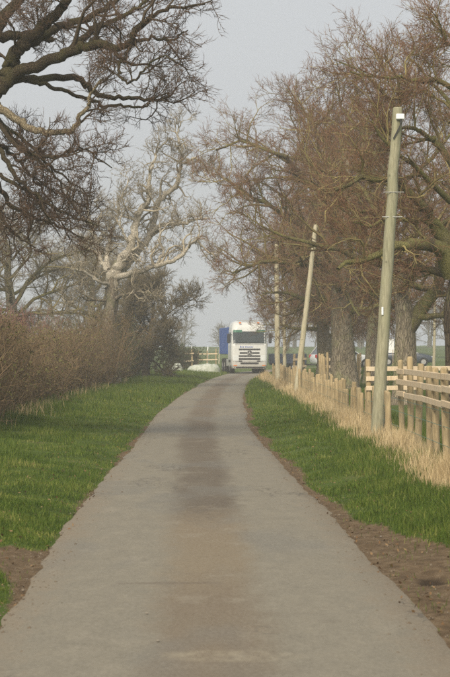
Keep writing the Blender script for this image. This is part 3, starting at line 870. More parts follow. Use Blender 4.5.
# ------------------------------------------------------------------ leaves, hedge, shrubs
def leaves_mesh(name, rng, C, size, mat, parent=None, flat=0.0):
    """little two-triangle leaves round the points C"""
    N = len(C)
    n = unit(rng.normal(0, 1, (N, 3)) + A(0, 0, flat)); r = unit(np.cross(n, rng.normal(0, 1, (N, 3)))); u = np.cross(n, r)
    s = size * rng.uniform(0.6, 1.4, (N, 1))
    V = np.stack([C - r * s, C - u * s * .5, C + r * s, C + u * s * .5], 1).reshape(-1, 3)
    Q = np.arange(N * 4).reshape(N, 4)
    return link(name, mesh_np(name, V, Q, attrs={'rnd': np.repeat(rng.random(N), 4)}, smooth=False), mat, parent)

def hedge_x(y): return np.interp(y, [30, 52, 74, 113, 140, 160], [-5.2, -5.1, -5.15, -4.6, -4.3, -4.1])
def bushes(name, rng, X0, Y0, H, mat, leaf_mat, nleaf, label, cat, n2=7, n3=4, thick=1.0, leaf=0.03, spread=0.25):
    N = len(X0)
    base = np.stack([X0, Y0, gz(X0, Y0) - 0.05], -1)
    D = np.stack([rng.normal(0, spread, N), rng.normal(0, spread, N), np.ones(N)], -1)
    tb = Tubes()
    p1, r1 = grow(rng, base, D, H, 0.016 * thick, 0.006 * thick, 5, 0.13, 0.05)
    tb.add(rng, p1, r1, 3)
    p, D, r, t, par = children(rng, p1, r1, n2, 0.12, 1.0, 20, 65)
    p2, r2 = grow(rng, p, D, 0.75 * rng.uniform(0.4, 1.2, len(p)) * (1.1 - 0.45 * t), 0.0075 * thick, 0.0045 * thick, 2, 0.24, 0.06)
    tb.add(rng, p2, r2, 3)
    p, D, r, t, par = children(rng, p2, r2, n3, 0.1, 1.0, 20, 65)
    D[:, 2] += 0.1
    L3 = 0.36 * rng.uniform(0.4, 1.3, len(p))
    tb.spikes(rng, p, D, L3, 0.0065 * thick)
    tips = p + unit(D) * L3[:, None]
    c = A(float(X0.mean()), float(Y0.mean()), 0)
    root = empty(name, ground_at(c[0], c[1]))
    o = tb.build('branches', [mat]); o.parent = root; o.matrix_parent_inverse = Matrix.Translation(-root.location)
    if nleaf:
        i = rng.integers(0, len(tips), nleaf)
        C = tips[i] + rng.normal(0, 0.05, (nleaf, 3))
        o = leaves_mesh('leaves', rng, C, leaf, leaf_mat); o.parent = root; o.matrix_parent_inverse = Matrix.Translation(-root.location)
    tag(root, label, cat)
    return root

rng = np.random.default_rng(83)
n = 1500
hy = 42 + 80 * rng.random(n) ** 1.1
hx = hedge_x(hy) + rng.uniform(-1.35, 0.45, n) + (fnoise(hy * 0.4, hy * 0, 12) - 0.5) * 0.9
hh = (2.1 + 0.8 * (fnoise(hy * 0.22, hx * 0.4, 9) - 0.5) * 2) * (1 - 0.3 * sstep(0.0, 0.5, hx - hedge_x(hy))) * rng.uniform(0.84, 1.05, n)
bushes('hedge', rng, hx, hy, hh, M['hedge'], M['hedge_leaf'], 36000, 'long brown twiggy hedge along the left verge', 'hedge', 8, 5, 1.05, 0.03)
n = 240
hy = rng.uniform(58, 98, n); hx = hedge_x(hy) - rng.uniform(1.7, 3.2, n)
bushes('red_twig_shrub', rng, hx, hy, rng.uniform(2.6, 3.2, n), M['hedge_red'], M['hedge_leaf'], 0, 'reddish-stemmed shrubs showing above the top of the hedge', 'shrub', 9, 4, 1.3, 0.02)
n = 70
hy = rng.uniform(99, 104, n); hx = (rng.uniform(80, 116, n) - VPX) / F * hy
bushes('elder_bush', rng, hx, hy, rng.uniform(2.4, 3.4, n), M['hedge'], M['hedge_leaf'], 2500, 'brown tangled elder bush at the foot of the pale stag-headed oak', 'bush', 8, 5, 1.2, 0.03, 0.22)
n = 210
hy = rng.uniform(116, 152, n); hx = hedge_x(hy) + rng.uniform(-1.3, 0.5, n)
bushes('evergreen_bush', rng, hx, hy, rng.uniform(1.5, 2.7, n), M['twig_hawthorn'], M['evergreen_leaf'], 26000, 'dark evergreen bushes filling the hedge end under the hawthorn', 'bush', 8, 4, 1.4, 0.045)
BG = 'clipped bushes by the white heap'
for (px, y, hgt, wd, lab) in [(177, 166, 1.75, 0.42, 'taller clipped evergreen bush left of the white heap'), (190, 172, 1.35, 0.42, 'lower rounded evergreen bush inside the small wooden guard')]:
    n = 36
    x0 = (px - VPX) / F * y
    r_ = bushes('evergreen_bush', rng, x0 + rng.uniform(-wd, wd, n), y + rng.uniform(-wd, wd, n), rng.uniform(0.75, 1.0, n) * hgt, M['twig_hawthorn'], M['evergreen_leaf'], 4500, lab, 'bush', 8, 4, 1.3, 0.045, 0.08)
    r_['group'] = BG

# ------------------------------------------------------------------ grass
def verge(rng, x, y, h, wd, lean, mat, label):
    k = y < 30
    blades('verge_grass', rng, x[k], y[k], h[k], wd[k], lean, mat, 'near part of the ' + label)
    k = ~k
    blades('verge_grass', rng, x[k], y[k], h[k], wd[k] * 1.25, lean, mat, 'middle stretch of the ' + label, 1)

def blades(name, rng, x, y, h, wd, lean, mat, label, segs=2):
    N = len(x)
    b = np.stack([x, y, gz(x, y) - 0.01], -1)
    az = rng.random(N) * 6.283
    s = np.stack([np.cos(az), np.sin(az), 0 * az], -1)
    la = rng.random(N) * 6.283
    ln = np.stack([np.cos(la), np.sin(la), 0 * la], -1) * (lean * rng.random(N) * h)[:, None]
    up = np.zeros((N, 3)); up[:, 2] = h
    w2 = (wd * 0.5)[:, None] * s
    if segs == 2:
        mid = b + up * 0.55 + ln * 0.3
        tip = b + up * 0.95 + ln
        V = np.stack([b - w2, b + w2, mid + w2 * .75, mid - w2 * .75, tip], 1).reshape(-1, 3)
        k = np.arange(N)[:, None] * 5
        Qq = np.concatenate([k, k + 1, k + 2, k + 3], 1); Tt = np.concatenate([k + 3, k + 2, k + 4], 1)
        rn = np.repeat(rng.random(N), 5)
        me = mesh_np(name, V, Qq, Tt, attrs={'rnd': rn}, smooth=False)
    else:
        tip = b + up + ln
        V = np.stack([b - w2, b + w2, tip], 1).reshape(-1, 3)
        me = mesh_np(name, V, None, np.arange(N * 3).reshape(N, 3), attrs={'rnd': np.repeat(rng.random(N), 3)}, smooth=False)
    o = link(name, me, mat)
    tag(o, label, 'grass', kind='stuff')
    return o

def scatter(rng, n, y0, y1, power, lat0, lat1):
    """more blades per metre close to the camera"""
    u = rng.random(n)
    y = (y0 ** (1 - power) + u * (y1 ** (1 - power) - y0 ** (1 - power))) ** (1 / (1 - power))
    lat = lat0 + (lat1 - lat0) * rng.random(n)
    return lat + centre(y), y

def keep(rng, x, y, margin=1.6):
    lat = x - centre(y)
    lat = np.abs(lat) + HALF - half(lat, y)
    a = mud_amt(x, y)
    m_ = (lat > HALF + 0.02) & (rng.random(len(x)) > np.clip(a * 1.25 - 0.12, 0, 0.985))
    v = (x > -0.0875 * y - margin) & (x < 0.1015 * y + margin)
    return m_ & v

rng = np.random.default_rng(91)
x, y = scatter(rng, 330000, 10.5, 75, 1.9, -5.2, -1.1)
k = keep(rng, x, y); x, y = x[k], y[k]
tuft = fnoise(x * 1.9, y * 1.1, 40)
h = (0.025 + (0.07 + 0.20 * sstep(1.5, 3.6, -x)) * np.clip(tuft - 0.3, 0, 1) ** 1.1 * 1.2 + 0.10 * sstep(3.4, 4.6, -x) * tuft) * rng.uniform(0.6, 1.4, len(x))
verge(rng, x, y, h, 0.0035 + 0.00012 * y, 0.75, M['grass'], 'short green grass on the left verge')
x, y = scatter(rng, 60000, 75, 175, 1.6, -6.0, -1.0)
k = keep(rng, x, y); x, y = x[k], y[k]
h = (0.07 + 0.16 * fnoise(x * 1.1, y * 0.6, 41)) * rng.uniform(0.6, 1.4, len(x))
blades('verge_grass', rng, x, y, h, 0.010 + 0.00007 * y, 0.7, M['grass'], 'green grass on the far end of the left verge by the bend', 1)
x, y = scatter(rng, 240000, 13, 75, 1.9, 1.0, 4.6)
k = keep(rng, x, y); x, y = x[k], y[k]
tuft = fnoise(x * 1.9, y * 1.1, 42)
h = (0.025 + (0.09 + 0.2 * sstep(1.4, 2.5, x)) * np.clip(tuft - 0.28, 0, 1) ** 1.1 * 1.2 + 0.05 * sstep(1.9, 2.6, x)) * rng.uniform(0.6, 1.4, len(x))
verge(rng, x, y, h, 0.0035 + 0.00012 * y, 0.75, M['grass'], 'short green grass between tarmac and wooden posts')
x, y = scatter(rng, 70000, 75, 200, 1.6, 1.0, 9)
k = keep(rng, x, y); x, y = x[k], y[k]
h = (0.07 + 0.14 * fnoise(x * 1.1, y * 0.6, 43)) * rng.uniform(0.6, 1.4, len(x))
blades('verge_grass', rng, x, y, h, 0.011 + 0.00008 * y, 0.7, M['grass'], 'green grass under the oaks behind the wooden posts', 1)
# tall bleached grass along the posts
FX = 3.16
x, y = scatter(rng, 40000, 24, 140, 1.5, 1.0, 1.0)
x = FX - 0.16 + rng.normal(0, 0.20, len(y))
dens = fnoise(x * 0.8, y * 0.35, 50)
k = rng.random(len(x)) < np.clip(dens * 3.0 - 0.95, 0.05, 1)
x, y, dens = x[k], y[k], dens[k]
k = (x < 0.1015 * y + 1.6); x, y, dens = x[k], y[k], dens[k]
h = (0.12 + 0.55 * dens * np.exp(-((x - FX + 0.12) / 0.34) ** 2)) * rng.uniform(0.35, 1.25, len(x))
blades('dry_grass', rng, x, y, h, 0.004 + 0.00011 * y, 0.45, M['dry'], 'tall straw-coloured dead grass round the feet of the wooden posts')
x, y = scatter(rng, 1500, 40, 110, 1.5, -1.0, -1.0)
x = hedge_x(y) + 0.75 + rng.normal(0, 0.22, len(y))
k = fnoise(x * 0.6, y * 0.5, 61) > 0.52; x, y = x[k], y[k]
h = 0.3 * rng.uniform(0.4, 1.3, len(x))
blades('dry_grass', rng, x, y, h, 0.005 + 0.0001 * y, 0.6, M['dry'], 'wisps of dead straw-coloured grass at the foot of the hedge')

# ------------------------------------------------------------------ wooden posts and rails
def post_mesh(name, hgt, r, seed, seg=10):
    rr = np.random.default_rng(seed)
    zs = [0, hgt * .33, hgt * .66, hgt - 0.03, hgt]
    bm = bmesh.new(); rings = []
    ox = np.cumsum(rr.normal(0, 0.006, (5, 2)), 0)
    wob = rr.uniform(0.93, 1.07, seg)
    for i, z in enumerate(zs):
        q = r * (1.02 - 0.07 * i / 4) * (0.72 if i == 4 else 1)
        rings.append([bm.verts.new((ox[i, 0] + q * wob[j] * math.cos(j * 2 * math.pi / seg), ox[i, 1] + q * wob[j] * math.sin(j * 2 * math.pi / seg), z - 0.12 if i == 0 else z)) for j in range(seg)])
    for a, b_ in zip(rings[:-1], rings[1:]):
        for j in range(seg): bm.faces.new((a[j], a[(j + 1) % seg], b_[(j + 1) % seg], b_[j]))
    bm.faces.new(rings[-1])
    me = bm_mesh(name, bm, True); me.materials.append(M['stake'])
    return me
LOW = [post_mesh('post', 0.84, 0.050, s) for s in range(5)]
TALL = [post_mesh('post', 1.46, 0.052, 20 + s) for s in range(4)]
def put_post(root, me, x, y, rng, sc=1.0):
    o = bpy.data.objects.new('post', me); COL.objects.link(o); o.parent = root
    L = Vector((x, y, float(gz(x, y)))) - root.location
    o.location = L
    o.rotation_euler = (rng.normal(0, .02), rng.normal(0, .025), rng.random() * 6.28)
    o.scale = (rng.uniform(.88, 1.15),) * 2 + (sc * rng.uniform(.93, 1.05),)
    return o
def board(root, a, b, hb=0.088, th=0.032, name='rail', tint=None):
    """a sawn rail from a to b (world), with its own slightly crooked ends"""
    a = Vector(a); b = Vector(b)
    bm = bmesh.new()
    L = (b - a).length
    vs = b_box(bm, (0, 0, 0), (L, th, hb), None, 0.006)
    for v in bm.verts: v.co.z += 0.002 * math.sin(v.co.x * 3.1 + L) 
    d = (b - a).normalized()
    up = Vector((0, 0, 1)); side = up.cross(d).normalized(); up = d.cross(side)
    bm.transform(Matrix(((d.x, side.x, up.x, 0), (d.y, side.y, up.y, 0), (d.z, side.z, up.z, 0), (0, 0, 0, 1))))
    mid = (a + b) / 2
    me = bm_mesh(name, bm); o = link(name, me, M['board'], root)
    o.location = mid - root.location
    return o

rng = np.random.default_rng(101)
root = empty('post_fence', ground_at(FX, 75))
y = 41.5
while y < 118:
    put_post(root, LOW[int(rng.integers(5))], FX + rng.normal(0, .03), y, rng, rng.uniform(0.9, 1.15))
    y += rng.uniform(0.58, 0.85)
for z in (0.4, 0.65):
    bm = bmesh.new()
    for ya in np.arange(41.5, 116, 4.0):
        a = Vector((FX - 0.075, ya, float(gz(FX, ya)) + z)) - root.location; b2 = Vector((FX - 0.075 , ya + 4.0, float(gz(FX, ya + 4)) + z)) - root.location
        b_box(bm, (a + b2) / 2, (0.005, 4.0, 0.005))
    link('wire', bm_mesh('wire', bm), M['wire'], root)
tag(root, 'long row of low round wooden posts running beside the lane', 'fence')

# near guard: rails along the lane
root = empty('rail_fence', ground_at(FX, 33))
ysn = []
y = 22.5
while y < 40.6:
    put_post(root, TALL[int(rng.integers(4))], FX + 0.06 + rng.normal(0, .02), y, rng); ysn.append(y)
    y += rng.uniform(1.45, 1.75)
for zc in (1.37, 1.20, 1.00):
    i = 0
    while i < len(ysn) - 1:
        j = min(len(ysn) - 1, i + 2)
        g0 = g1 = 0.09
        e = rng.uniform(0.05, 0.16)
        board(root, (FX - 0.035 + rng.normal(0, .004), ysn[i] - e, g0 + zc - 0.09 + rng.normal(0, .006)), (FX - 0.035 + rng.normal(0, .004), ysn[j] + e * 0.4 - 0.1, g1 + zc - 0.09 + rng.normal(0, .006)))
        i = j
bm = bmesh.new()
for z in (0.3, 0.55, 0.75):
    b_box(bm, Vector((FX - 0.02, 32, 0.15 + z)) - root.location, (0.006, 18.5, 0.006))
link('wire', bm_mesh('wire', bm), M['wire'], root)
tag(root, 'pale three-rail wooden fence with tall round posts nearest the camera', 'fence')

def guard(label, corners, base_y, rails=(1.35, 1.17, 0.99), group='wooden tree guards behind the posts', every=1.5, hb=0.088):
    root = empty('tree_guard', ground_at(*corners[0]))
    for (xa, ya), (xb, yb) in zip(corners[:-1], corners[1:]):
        n = max(1, int(math.hypot(xb - xa, yb - ya) / every))
        for k in range(n + 1):
            t = k / n
            put_post(root, TALL[int(rng.integers(4))], xa + (xb - xa) * t, ya + (yb - ya) * t, rng)
        d = Vector((xb - xa, yb - ya, 0)).normalized(); s = Vector((d.y, -d.x, 0)) * 0.085
        if s.y > 0 or (abs(s.y) < 1e-3 and s.x > 0): s = -s
        for z in rails:
            ga, gb = float(gz(xa, ya)), float(gz(xb, yb))
            a = Vector((xa, ya, ga + z - 0.06 + rng.normal(0, .01))) + s - d * 0.1; b2 = Vector((xb, yb, gb + z - 0.06 + rng.normal(0, .01))) + s + d * 0.1
            board(root, a, b2, hb)
    tag(root, label, 'tree guard', group)
    return root
guard('wooden rail guard meeting the lane right beside the tallest pole', [(3.14, 46.5), (5.9, 46.5), (5.9, 41.5)], 45)
guard('short wooden rail guard just left of the broadest grey trunk', [(4.25, 92.0), (4.22, 85.5)], 86, (1.3, 1.05, 0.78, 0.5), hb=0.11)
guard('wooden rail guard between the broad trunk and the dark narrow trunk', [(6.55, 104.5), (6.15, 99.0)], 100, (1.3, 1.05, 0.78, 0.5), hb=0.11)
guard('small wooden rail guard at the far end of the low posts', [(3.55, 100.0), (3.95, 100.2)], 100, (1.25, 0.95))
guard('small wooden guard enclosing the rounded evergreen bush', [(-2.05, 171), (-1.2, 171.2), (-1.1, 173.2)], 171, (1.25, 0.7), group='wooden guards by the far verge', every=0.7)
guard('wooden rail guard behind the white heap near the blue truck', [(-0.85, 184), (0.55, 184)], 184, (1.2, 0.75), group='wooden guards by the far verge', every=0.7)

# ------------------------------------------------------------------ poles
def pole(label, base, top, r0, r1, mat, seed, group='old wooden poles along the lane'):
    base = Vector(base); top = Vector(top)
    root = empty('wooden_pole', base)
    rr = np.random.default_rng(seed)
    d = top - base
    K = 16
    t = np.linspace(-0.03, 1, K + 1)
    pts = np.array([[d.x * a, d.y * a, d.z * a] for a in t]); pts[1:-1, :2] += rr.normal(0, 0.008, (K - 1, 2))
    tb = Tubes(); tb.add(rr, pts[None], (r0 + (r1 - r0) * np.clip(t, 0, 1))[None], 14, 0, 0.02)
    tb.build('shaft', [mat], root)
    bm = bmesh.new(); b_cyl(bm, d, r1 * 0.98, 0.03, seg=14, r2=r1 * 0.8)
    link('shaft_top', bm_mesh('shaft_top', bm), mat, root)
    tag(root, label, 'pole', group)
    return root, base, top
def gp(px, d): 
    x = (px - VPX) / F * d
    return (x, d, float(gz(x, d)))
d1 = 42.6
r_, b_, t_ = pole('tallest nearest leaning wooden pole with a white fitting at its top', gp(376.5, d1), tuple(P(398, 108, d1)), 0.118, 0.088, M['pole'], 1)
tl = t_ - b_
ax = tl.normalized()
box_part('white_fitting', tl - ax * 0.16 + Vector((0.045, -0.11, 0)), (0.15, 0.075, 0.10), M['white'], r_, 0.012)
box_part('bracket', tl - ax * 0.23 + Vector((0.06, -0.13, -0.01)), (0.03, 0.03, 0.10), M['black'], r_, 0.004)
bm = bmesh.new(); b_box(bm, (0, 0, 0), (0.022, 0.02, 0.30), Matrix.Rotation(math.radians(28), 3, 'Y'))
bmesh.ops.translate(bm, vec=tl - ax * 0.42 + Vector((0.01, -0.115, 0)), verts=bm.verts)
link('strut', bm_mesh('strut', bm), M['black'], r_)
for hgt in (1.50, 1.94):
    bm = bmesh.new(); b_cyl(bm, tl - ax * hgt + Vector((0.02, -0.09, 0)), 0.007, 0.36 if hgt < 2 else 0.24, 'X', 8)
    link('step_iron', bm_mesh('step_iron', bm), M['steel'], r_)
box_part('number_plate', b_ * 0 + ax * 2.35 + Vector((-0.05, -0.12, 0)), (0.035, 0.012, 0.14), M['white'], r_, 0.003)
pole('leaning pale thin wooden pole, second along the lane', gp(296, 83), tuple(P(316, 225, 83)), 0.105, 0.075, M['pole_pale'], 2)
pole('upright pale wooden pole rising close to the truck', gp(278, 105), tuple(P(276.5, 243, 105)), 0.125, 0.10, M['pole_pale'], 3)
pole('shorter pole just behind the upright pale one', gp(285, 124), tuple(P(284, 292, 124)), 0.10, 0.085, M['pole_pale'], 4)
pole('slender pale pole seen beyond the dark car near the right edge', gp(434, 150), tuple(P(436, 262, 150)), 0.10, 0.07, M['pole_pale'], 5)
FP = 'pale posts in the far field'
for (px, yb, hh_, lab) in [(191, 205, 1.7, 'pale post in the far field, above the lower bush'), (207.5, 212, 1.6, 'pale post in the far field, midway between bush and truck'), (219, 220, 1.5, 'pale post in the far field close beside the blue truck body')]:
    x0, y0, z0 = gp(px, yb)
    pole(lab, (x0, y0, z0), (x0 + 0.03, y0, z0 + hh_), 0.06, 0.05, M['white'] if px < 210 else M['pole_pale'], 6, FP)

# ------------------------------------------------------------------ truck
def rounded(hw, y0, y1, rc, n=5):
    """plan outline with rounded front corners (front = y0, towards the camera)"""
    o = []
    for i in range(n + 1):
        a = math.pi / 2 * i / n
        o.append((-hw + rc - rc * math.cos(a), y0 + rc - rc * math.sin(a)))
    for i in range(n + 1):
        a = math.pi / 2 * i / n
        o.append((hw - rc + rc * math.sin(a), y0 + rc - rc * math.cos(a)))
    o += [(hw, y1), (-hw, y1)]
    return o
def loft(bm, secs):
    rings = [[bm.verts.new((x, y, z)) for x, y in o] for o, z in secs]
    for a, b in zip(rings[:-1], rings[1:]):
        n = len(a)
        for j in range(n): bm.faces.new((a[j], a[(j + 1) % n], b[(j + 1) % n], b[j]))
    bm.faces.new(rings[0][::-1]); bm.faces.new(rings[-1])
def wheel(parent, c, r, wdt, face, name='wheel'):
    """wheel (> tyre, rim); face = side the hub shows on (+1/-1 along x)"""
    wroot = empty(name, c, 0, parent)
    bm = bmesh.new()
    prof = [(r * .58, -wdt / 2), (r * .94, -wdt / 2), (r, -wdt * .36), (r, wdt * .36), (r * .94, wdt / 2), (r * .58, wdt / 2)]
    seg = 24; rings = []
    for i in range(seg):
        a = 2 * math.pi * i / seg
        rings.append([bm.verts.new((q[1], q[0] * math.cos(a), q[0] * math.sin(a))) for q in prof])
    for i in range(seg):
        A_, B_ = rings[i], rings[(i + 1) % seg]
        for k in range(len(prof)): bm.faces.new((A_[k], B_[k], B_[(k + 1) % len(prof)], A_[(k + 1) % len(prof)]))
    link('tyre', bm_mesh('tyre', bm, True), M['rubber'], wroot)
    bm = bmesh.new()
    b_cyl(bm, (face * wdt * 0.2, 0, 0), r * .60, wdt * .4, 'X', 20)
    b_cyl(bm, (face * wdt * 0.42, 0, 0), r * .22, wdt * .16, 'X', 12)
    for i in range(5):
        a = 2 * math.pi * i / 5
        b_box(bm, (face * wdt * 0.43, 0.38 * r * math.cos(a), 0.38 * r * math.sin(a)), (0.02, r * .44, r * .12), Matrix.Rotation(a, 3, 'X'))
    link('rim', bm_mesh('rim', bm), M['rim'], wroot)
    return wroot

TD = 163.0
tx = (249.6 - VPX) / F * TD
truck = empty('truck', (tx, TD, float(0.018)), math.radians(5.5))
tag(truck, 'white lorry with a blue body coming towards the camera on the lane', 'truck')
HW = 1.24
prof = [(0.34, 1.15, 0.06, 0.22), (0.55, 1.22, 0.0, 0.24), (1.0, HW, -0.01, 0.24), (1.9, HW, 0.0, 0.24), (2.02, HW - .01, 0.03, 0.25), (2.95, HW - .06, 0.22, 0.30), (3.12, HW - .09, 0.26, 0.36), (3.30, HW - .14, 0.36, 0.42), (3.44, HW - .22, 0.52, 0.46), (3.54, HW - .36, 0.78, 0.46), (3.59, HW - .58, 1.1, 0.4)]
def cab_at(z):
    Zs = [p[0] for p in prof]
    return [float(np.interp(z, Zs, [p[k] for p in prof])) for k in (1, 2, 3)]
bm = bmesh.new()
loft(bm, [(rounded(hw, y0, 2.25, rc), z) for z, hw, y0, rc in prof])
link('cab', bm_mesh('cab', bm), M['truck_white'], truck)
def cab_panel(name, x0, x1, z0, z1, mat, parent, proud=0.012, n=14, m_=4):
    """a curved panel that follows the cab's front"""
    bm = bmesh.new(); fr = []; bk = []
    for i in range(m_ + 1):
        z = z0 + (z1 - z0) * i / m_
        hw, y0, rc = cab_at(z)
        r1, r2 = [], []
        for k in range(n + 1):
            x = x0 + (x1 - x0) * k / n
            e = max(0.0, abs(x) - (hw - rc))
            yy = y0 + rc - math.sqrt(max(0.0, rc * rc - min(e, rc * .985) ** 2))
            r1.append(bm.verts.new((x, yy - proud, z))); r2.append(bm.verts.new((x, yy + 0.03, z)))
        fr.append(r1); bk.append(r2)
    for i in range(m_):
        for k in range(n):
            bm.faces.new((fr[i][k], fr[i][k + 1], fr[i + 1][k + 1], fr[i + 1][k]))
    edge = fr[0] + [r[-1] for r in fr[1:]] + fr[-1][::-1][1:] + [r[0] for r in fr[::-1][1:-1]]
    edgb = bk[0] + [r[-1] for r in bk[1:]] + bk[-1][::-1][1:] + [r[0] for r in bk[::-1][1:-1]]
    for k in range(len(edge)):
        k2 = (k + 1) % len(edge)
        bm.faces.new((edge[k2], edge[k], edgb[k], edgb[k2]))
    return link(name, bm_mesh(name, bm), mat, parent)
ws = cab_panel('windscreen', -1.12, 1.12, 2.04, 2.86, M['glass'], truck, 0.014)
cab_panel('green_sunstrip', -1.08, -0.50, 2.80, 2.97, M['green_film'], ws, 0.024)
cab_panel('green_sunstrip', 0.50, 1.08, 2.80, 2.97, M['green_film'], ws, 0.024)
cab_panel('panel_gap', -1.16, 1.16, 1.93, 1.965, M['black'], truck, 0.005, 14, 1)
cab_panel('panel_gap', -1.12, 1.12, 0.785, 0.81, M['black'], truck, 0.005, 14, 1)
for s in (-1, 1):
    o = box_part('wiper', (s * 0.4 - 0.1, 0.0, 2.12), (0.75, 0.02, 0.02), M['black'], ws, 0, Matrix.Rotation(math.radians(-8), 3, 'Y'))
for z0, z1, hw in [(1.58, 1.69, 0.74), (1.34, 1.45, 0.68), (1.13, 1.24, 0.74), (0.92, 1.05, 0.78)]:
    cab_panel('grille_slot', -hw, hw, z0, z1, M['black'], truck, 0.008, 10, 1)
cab_panel('bumper_slot', -0.62, 0.62, 0.62, 0.75, M['black'], truck, 0.008, 10, 1)
for s in (-1, 1):
    cab_panel('fog_lamp', s * 0.62 - 0.12, s * 0.62 + 0.12, 0.80, 0.88, M['black'], truck, 0.01, 4, 1)
    cab_panel('headlight', s * 0.93 - 0.19, s * 0.93 + 0.19, 0.86, 1.22, M['lens'], truck, 0.016, 8, 3)
    cab_panel('indicator', s * 0.98 - 0.12, s * 0.98 + 0.12, 0.52, 0.58, M['orange'], truck, 0.012, 6, 1)
cab_panel('bumper_lip', -1.05, 1.05, 0.36, 0.46, M['black'], truck, 0.01, 12, 1)
# emblem: a ring with a three-pointed star
bm = bmesh.new()
R_, rr_ = 0.165, 0.022
rings = []
for i in range(28):
    a = 2 * math.pi * i / 28
    rings.append([bm.verts.new(((R_ + rr_ * math.cos(q)) * math.cos(a), rr_ * math.sin(q), (R_ + rr_ * math.cos(q)) * math.sin(a))) for q in [k * math.pi / 3 for k in range(6)]])
for i in range(28):
    for k in range(6): bm.faces.new((rings[i][k], rings[(i + 1) % 28][k], rings[(i + 1) % 28][(k + 1) % 6], rings[i][(k + 1) % 6]))
for a in (90, 210, 330):
    a = math.radians(a)
    c0 = bm.verts.new((0, -0.03, 0))
    l_ = bm.verts.new((0.045 * math.cos(a + 1.05), 0, 0.045 * math.sin(a + 1.05))); r2_ = bm.verts.new((0.045 * math.cos(a - 1.05), 0, 0.045 * math.sin(a - 1.05)))
    tip = bm.verts.new((R_ * math.cos(a), 0, R_ * math.sin(a)))
    bm.faces.new((c0, l_, tip)); bm.faces.new((c0, tip, r2_)); bm.faces.new((l_, c0, r2_)); bm.faces.new((l_, r2_, tip))
bmesh.ops.translate(bm, vec=(0.0, -0.035, 1.40), verts=bm.verts)
link('emblem', bm_mesh('emblem', bm), M['steel'], truck)
bm = bmesh.new(); b_cyl(bm, (0, -0.012, 1.40), 0.17, 0.03, 'Y', 24)
link('emblem_plate', bm_mesh('emblem_plate', bm), M['black'], truck)
# illegible blue lettering under the windscreen: a run of slanted strokes
for i in range(9):
    wv_ = [0.07, 0.05, 0.06, 0.04, 0.07, 0.05, 0.06, 0.05, 0.04][i]
    box_part('lettering', (-0.62 + i * 0.098 + (0.05 if i > 2 else 0), -0.012, 1.80 + (0.012 if i in (0, 3) else 0)), (wv_, 0.012, 0.085 if i in (0, 3) else 0.06), M['blue_mark'], truck, 0, Matrix.Rotation(math.radians(14), 3, 'Y'))
for s in (-1, 1):
    ml = box_part('mirror', (s * 1.42, 0.10, 2.38), (0.20, 0.14, 0.66), M['black'], truck, 0.04)
    box_part('mirror_glass', (s * 1.42, 0.178, 2.38), (0.15, 0.012, 0.56), M['lens'], ml)
    box_part('mirror_arm', (s * 1.28, 0.22, 2.66), (0.22, 0.05, 0.05), M['black'], ml, 0.01)
    box_part('marker_light', (s * 0.62, 0.30, 3.44), (0.16, 0.10, 0.10), M['orange'], truck, 0.02)
    bm = bmesh.new(); b_box(bm, (s * 1.235, 1.15, 2.45), (0.02, 0.95, 0.7), None, 0.004)
    link('side_window', bm_mesh('side_window', bm), M['glass'], truck)
    bm = bmesh.new(); b_box(bm, (s * 1.20, 1.25, 0.85), (0.10, 1.15, 0.16), None, 0.02)
    link('wheel_arch', bm_mesh('wheel_arch', bm), M['black'], truck)
    wheel(truck, (s * 1.06, 1.45, 0.5), 0.5, 0.32, s)
    wheel(truck, (s * 1.06, 4.9, 0.5), 0.5, 0.34, s)
    wheel(truck, (s * 1.06, 6.2, 0.5), 0.5, 0.34, s)
    box_part('side_skirt', (s * 1.16, 3.1, 0.72), (0.06, 1.6, 0.5), M['truck_white'], truck, 0.02)
box_part('roof_lightbar', (0, 0.62, 3.60), (1.6, 0.08, 0.06), M['steel'], truck, 0.02)
box_part('chassis', (0, 4.2, 0.92), (0.9, 6.6, 0.22), M['black'], truck, 0.02)
body = box_part('cargo_body', (0, 5.0, 2.22), (2.52, 5.0, 1.86), M['truck_blue'], truck, 0.03)
for k in range(6):
    for s in (-1, 1):
        box_part('body_rib', (s * 1.285, 2.62 + k * 0.95, 2.22), (0.06, 0.10, 1.80), M['truck_blue'], body, 0.01)
box_part('body_rail', (0, 2.48, 3.10), (2.5, 0.05, 0.12), M['truck_blue'], body, 0.01)

# dark low trailer standing right of the truck
dl = empty('trailer', gp(284, 172), math.radians(4))
dl.location.x = (284 - VPX) / F * 172 + 0.15
tag(dl, 'dark navy low-sided trailer parked behind the poles beside the truck', 'trailer')
tub = box_part('tub', (0.1, 0, 0.93), (2.6, 1.6, 0.72), M['dark_navy'], dl, 0.04)
for k in range(5): box_part('stake', (-1.1 + k * 0.6, -0.82, 0.93), (0.06, 0.05, 0.74), M['dark_navy'], tub, 0.005)
box_part('chassis', (0.1, 0, 0.52), (2.5, 1.3, 0.09), M['black'], dl, 0.01)
box_part('drawbar', (1.75, 0, 0.5), (0.9, 0.10, 0.10), M['black'], dl, 0.01)
for xx in (-0.35, 0.5):
    for s in (-1, 1):
        wr = wheel(dl, (xx, s * 0.86, 0.33), 0.33, 0.2, s); wr.rotation_euler = (0, 0, math.pi / 2)

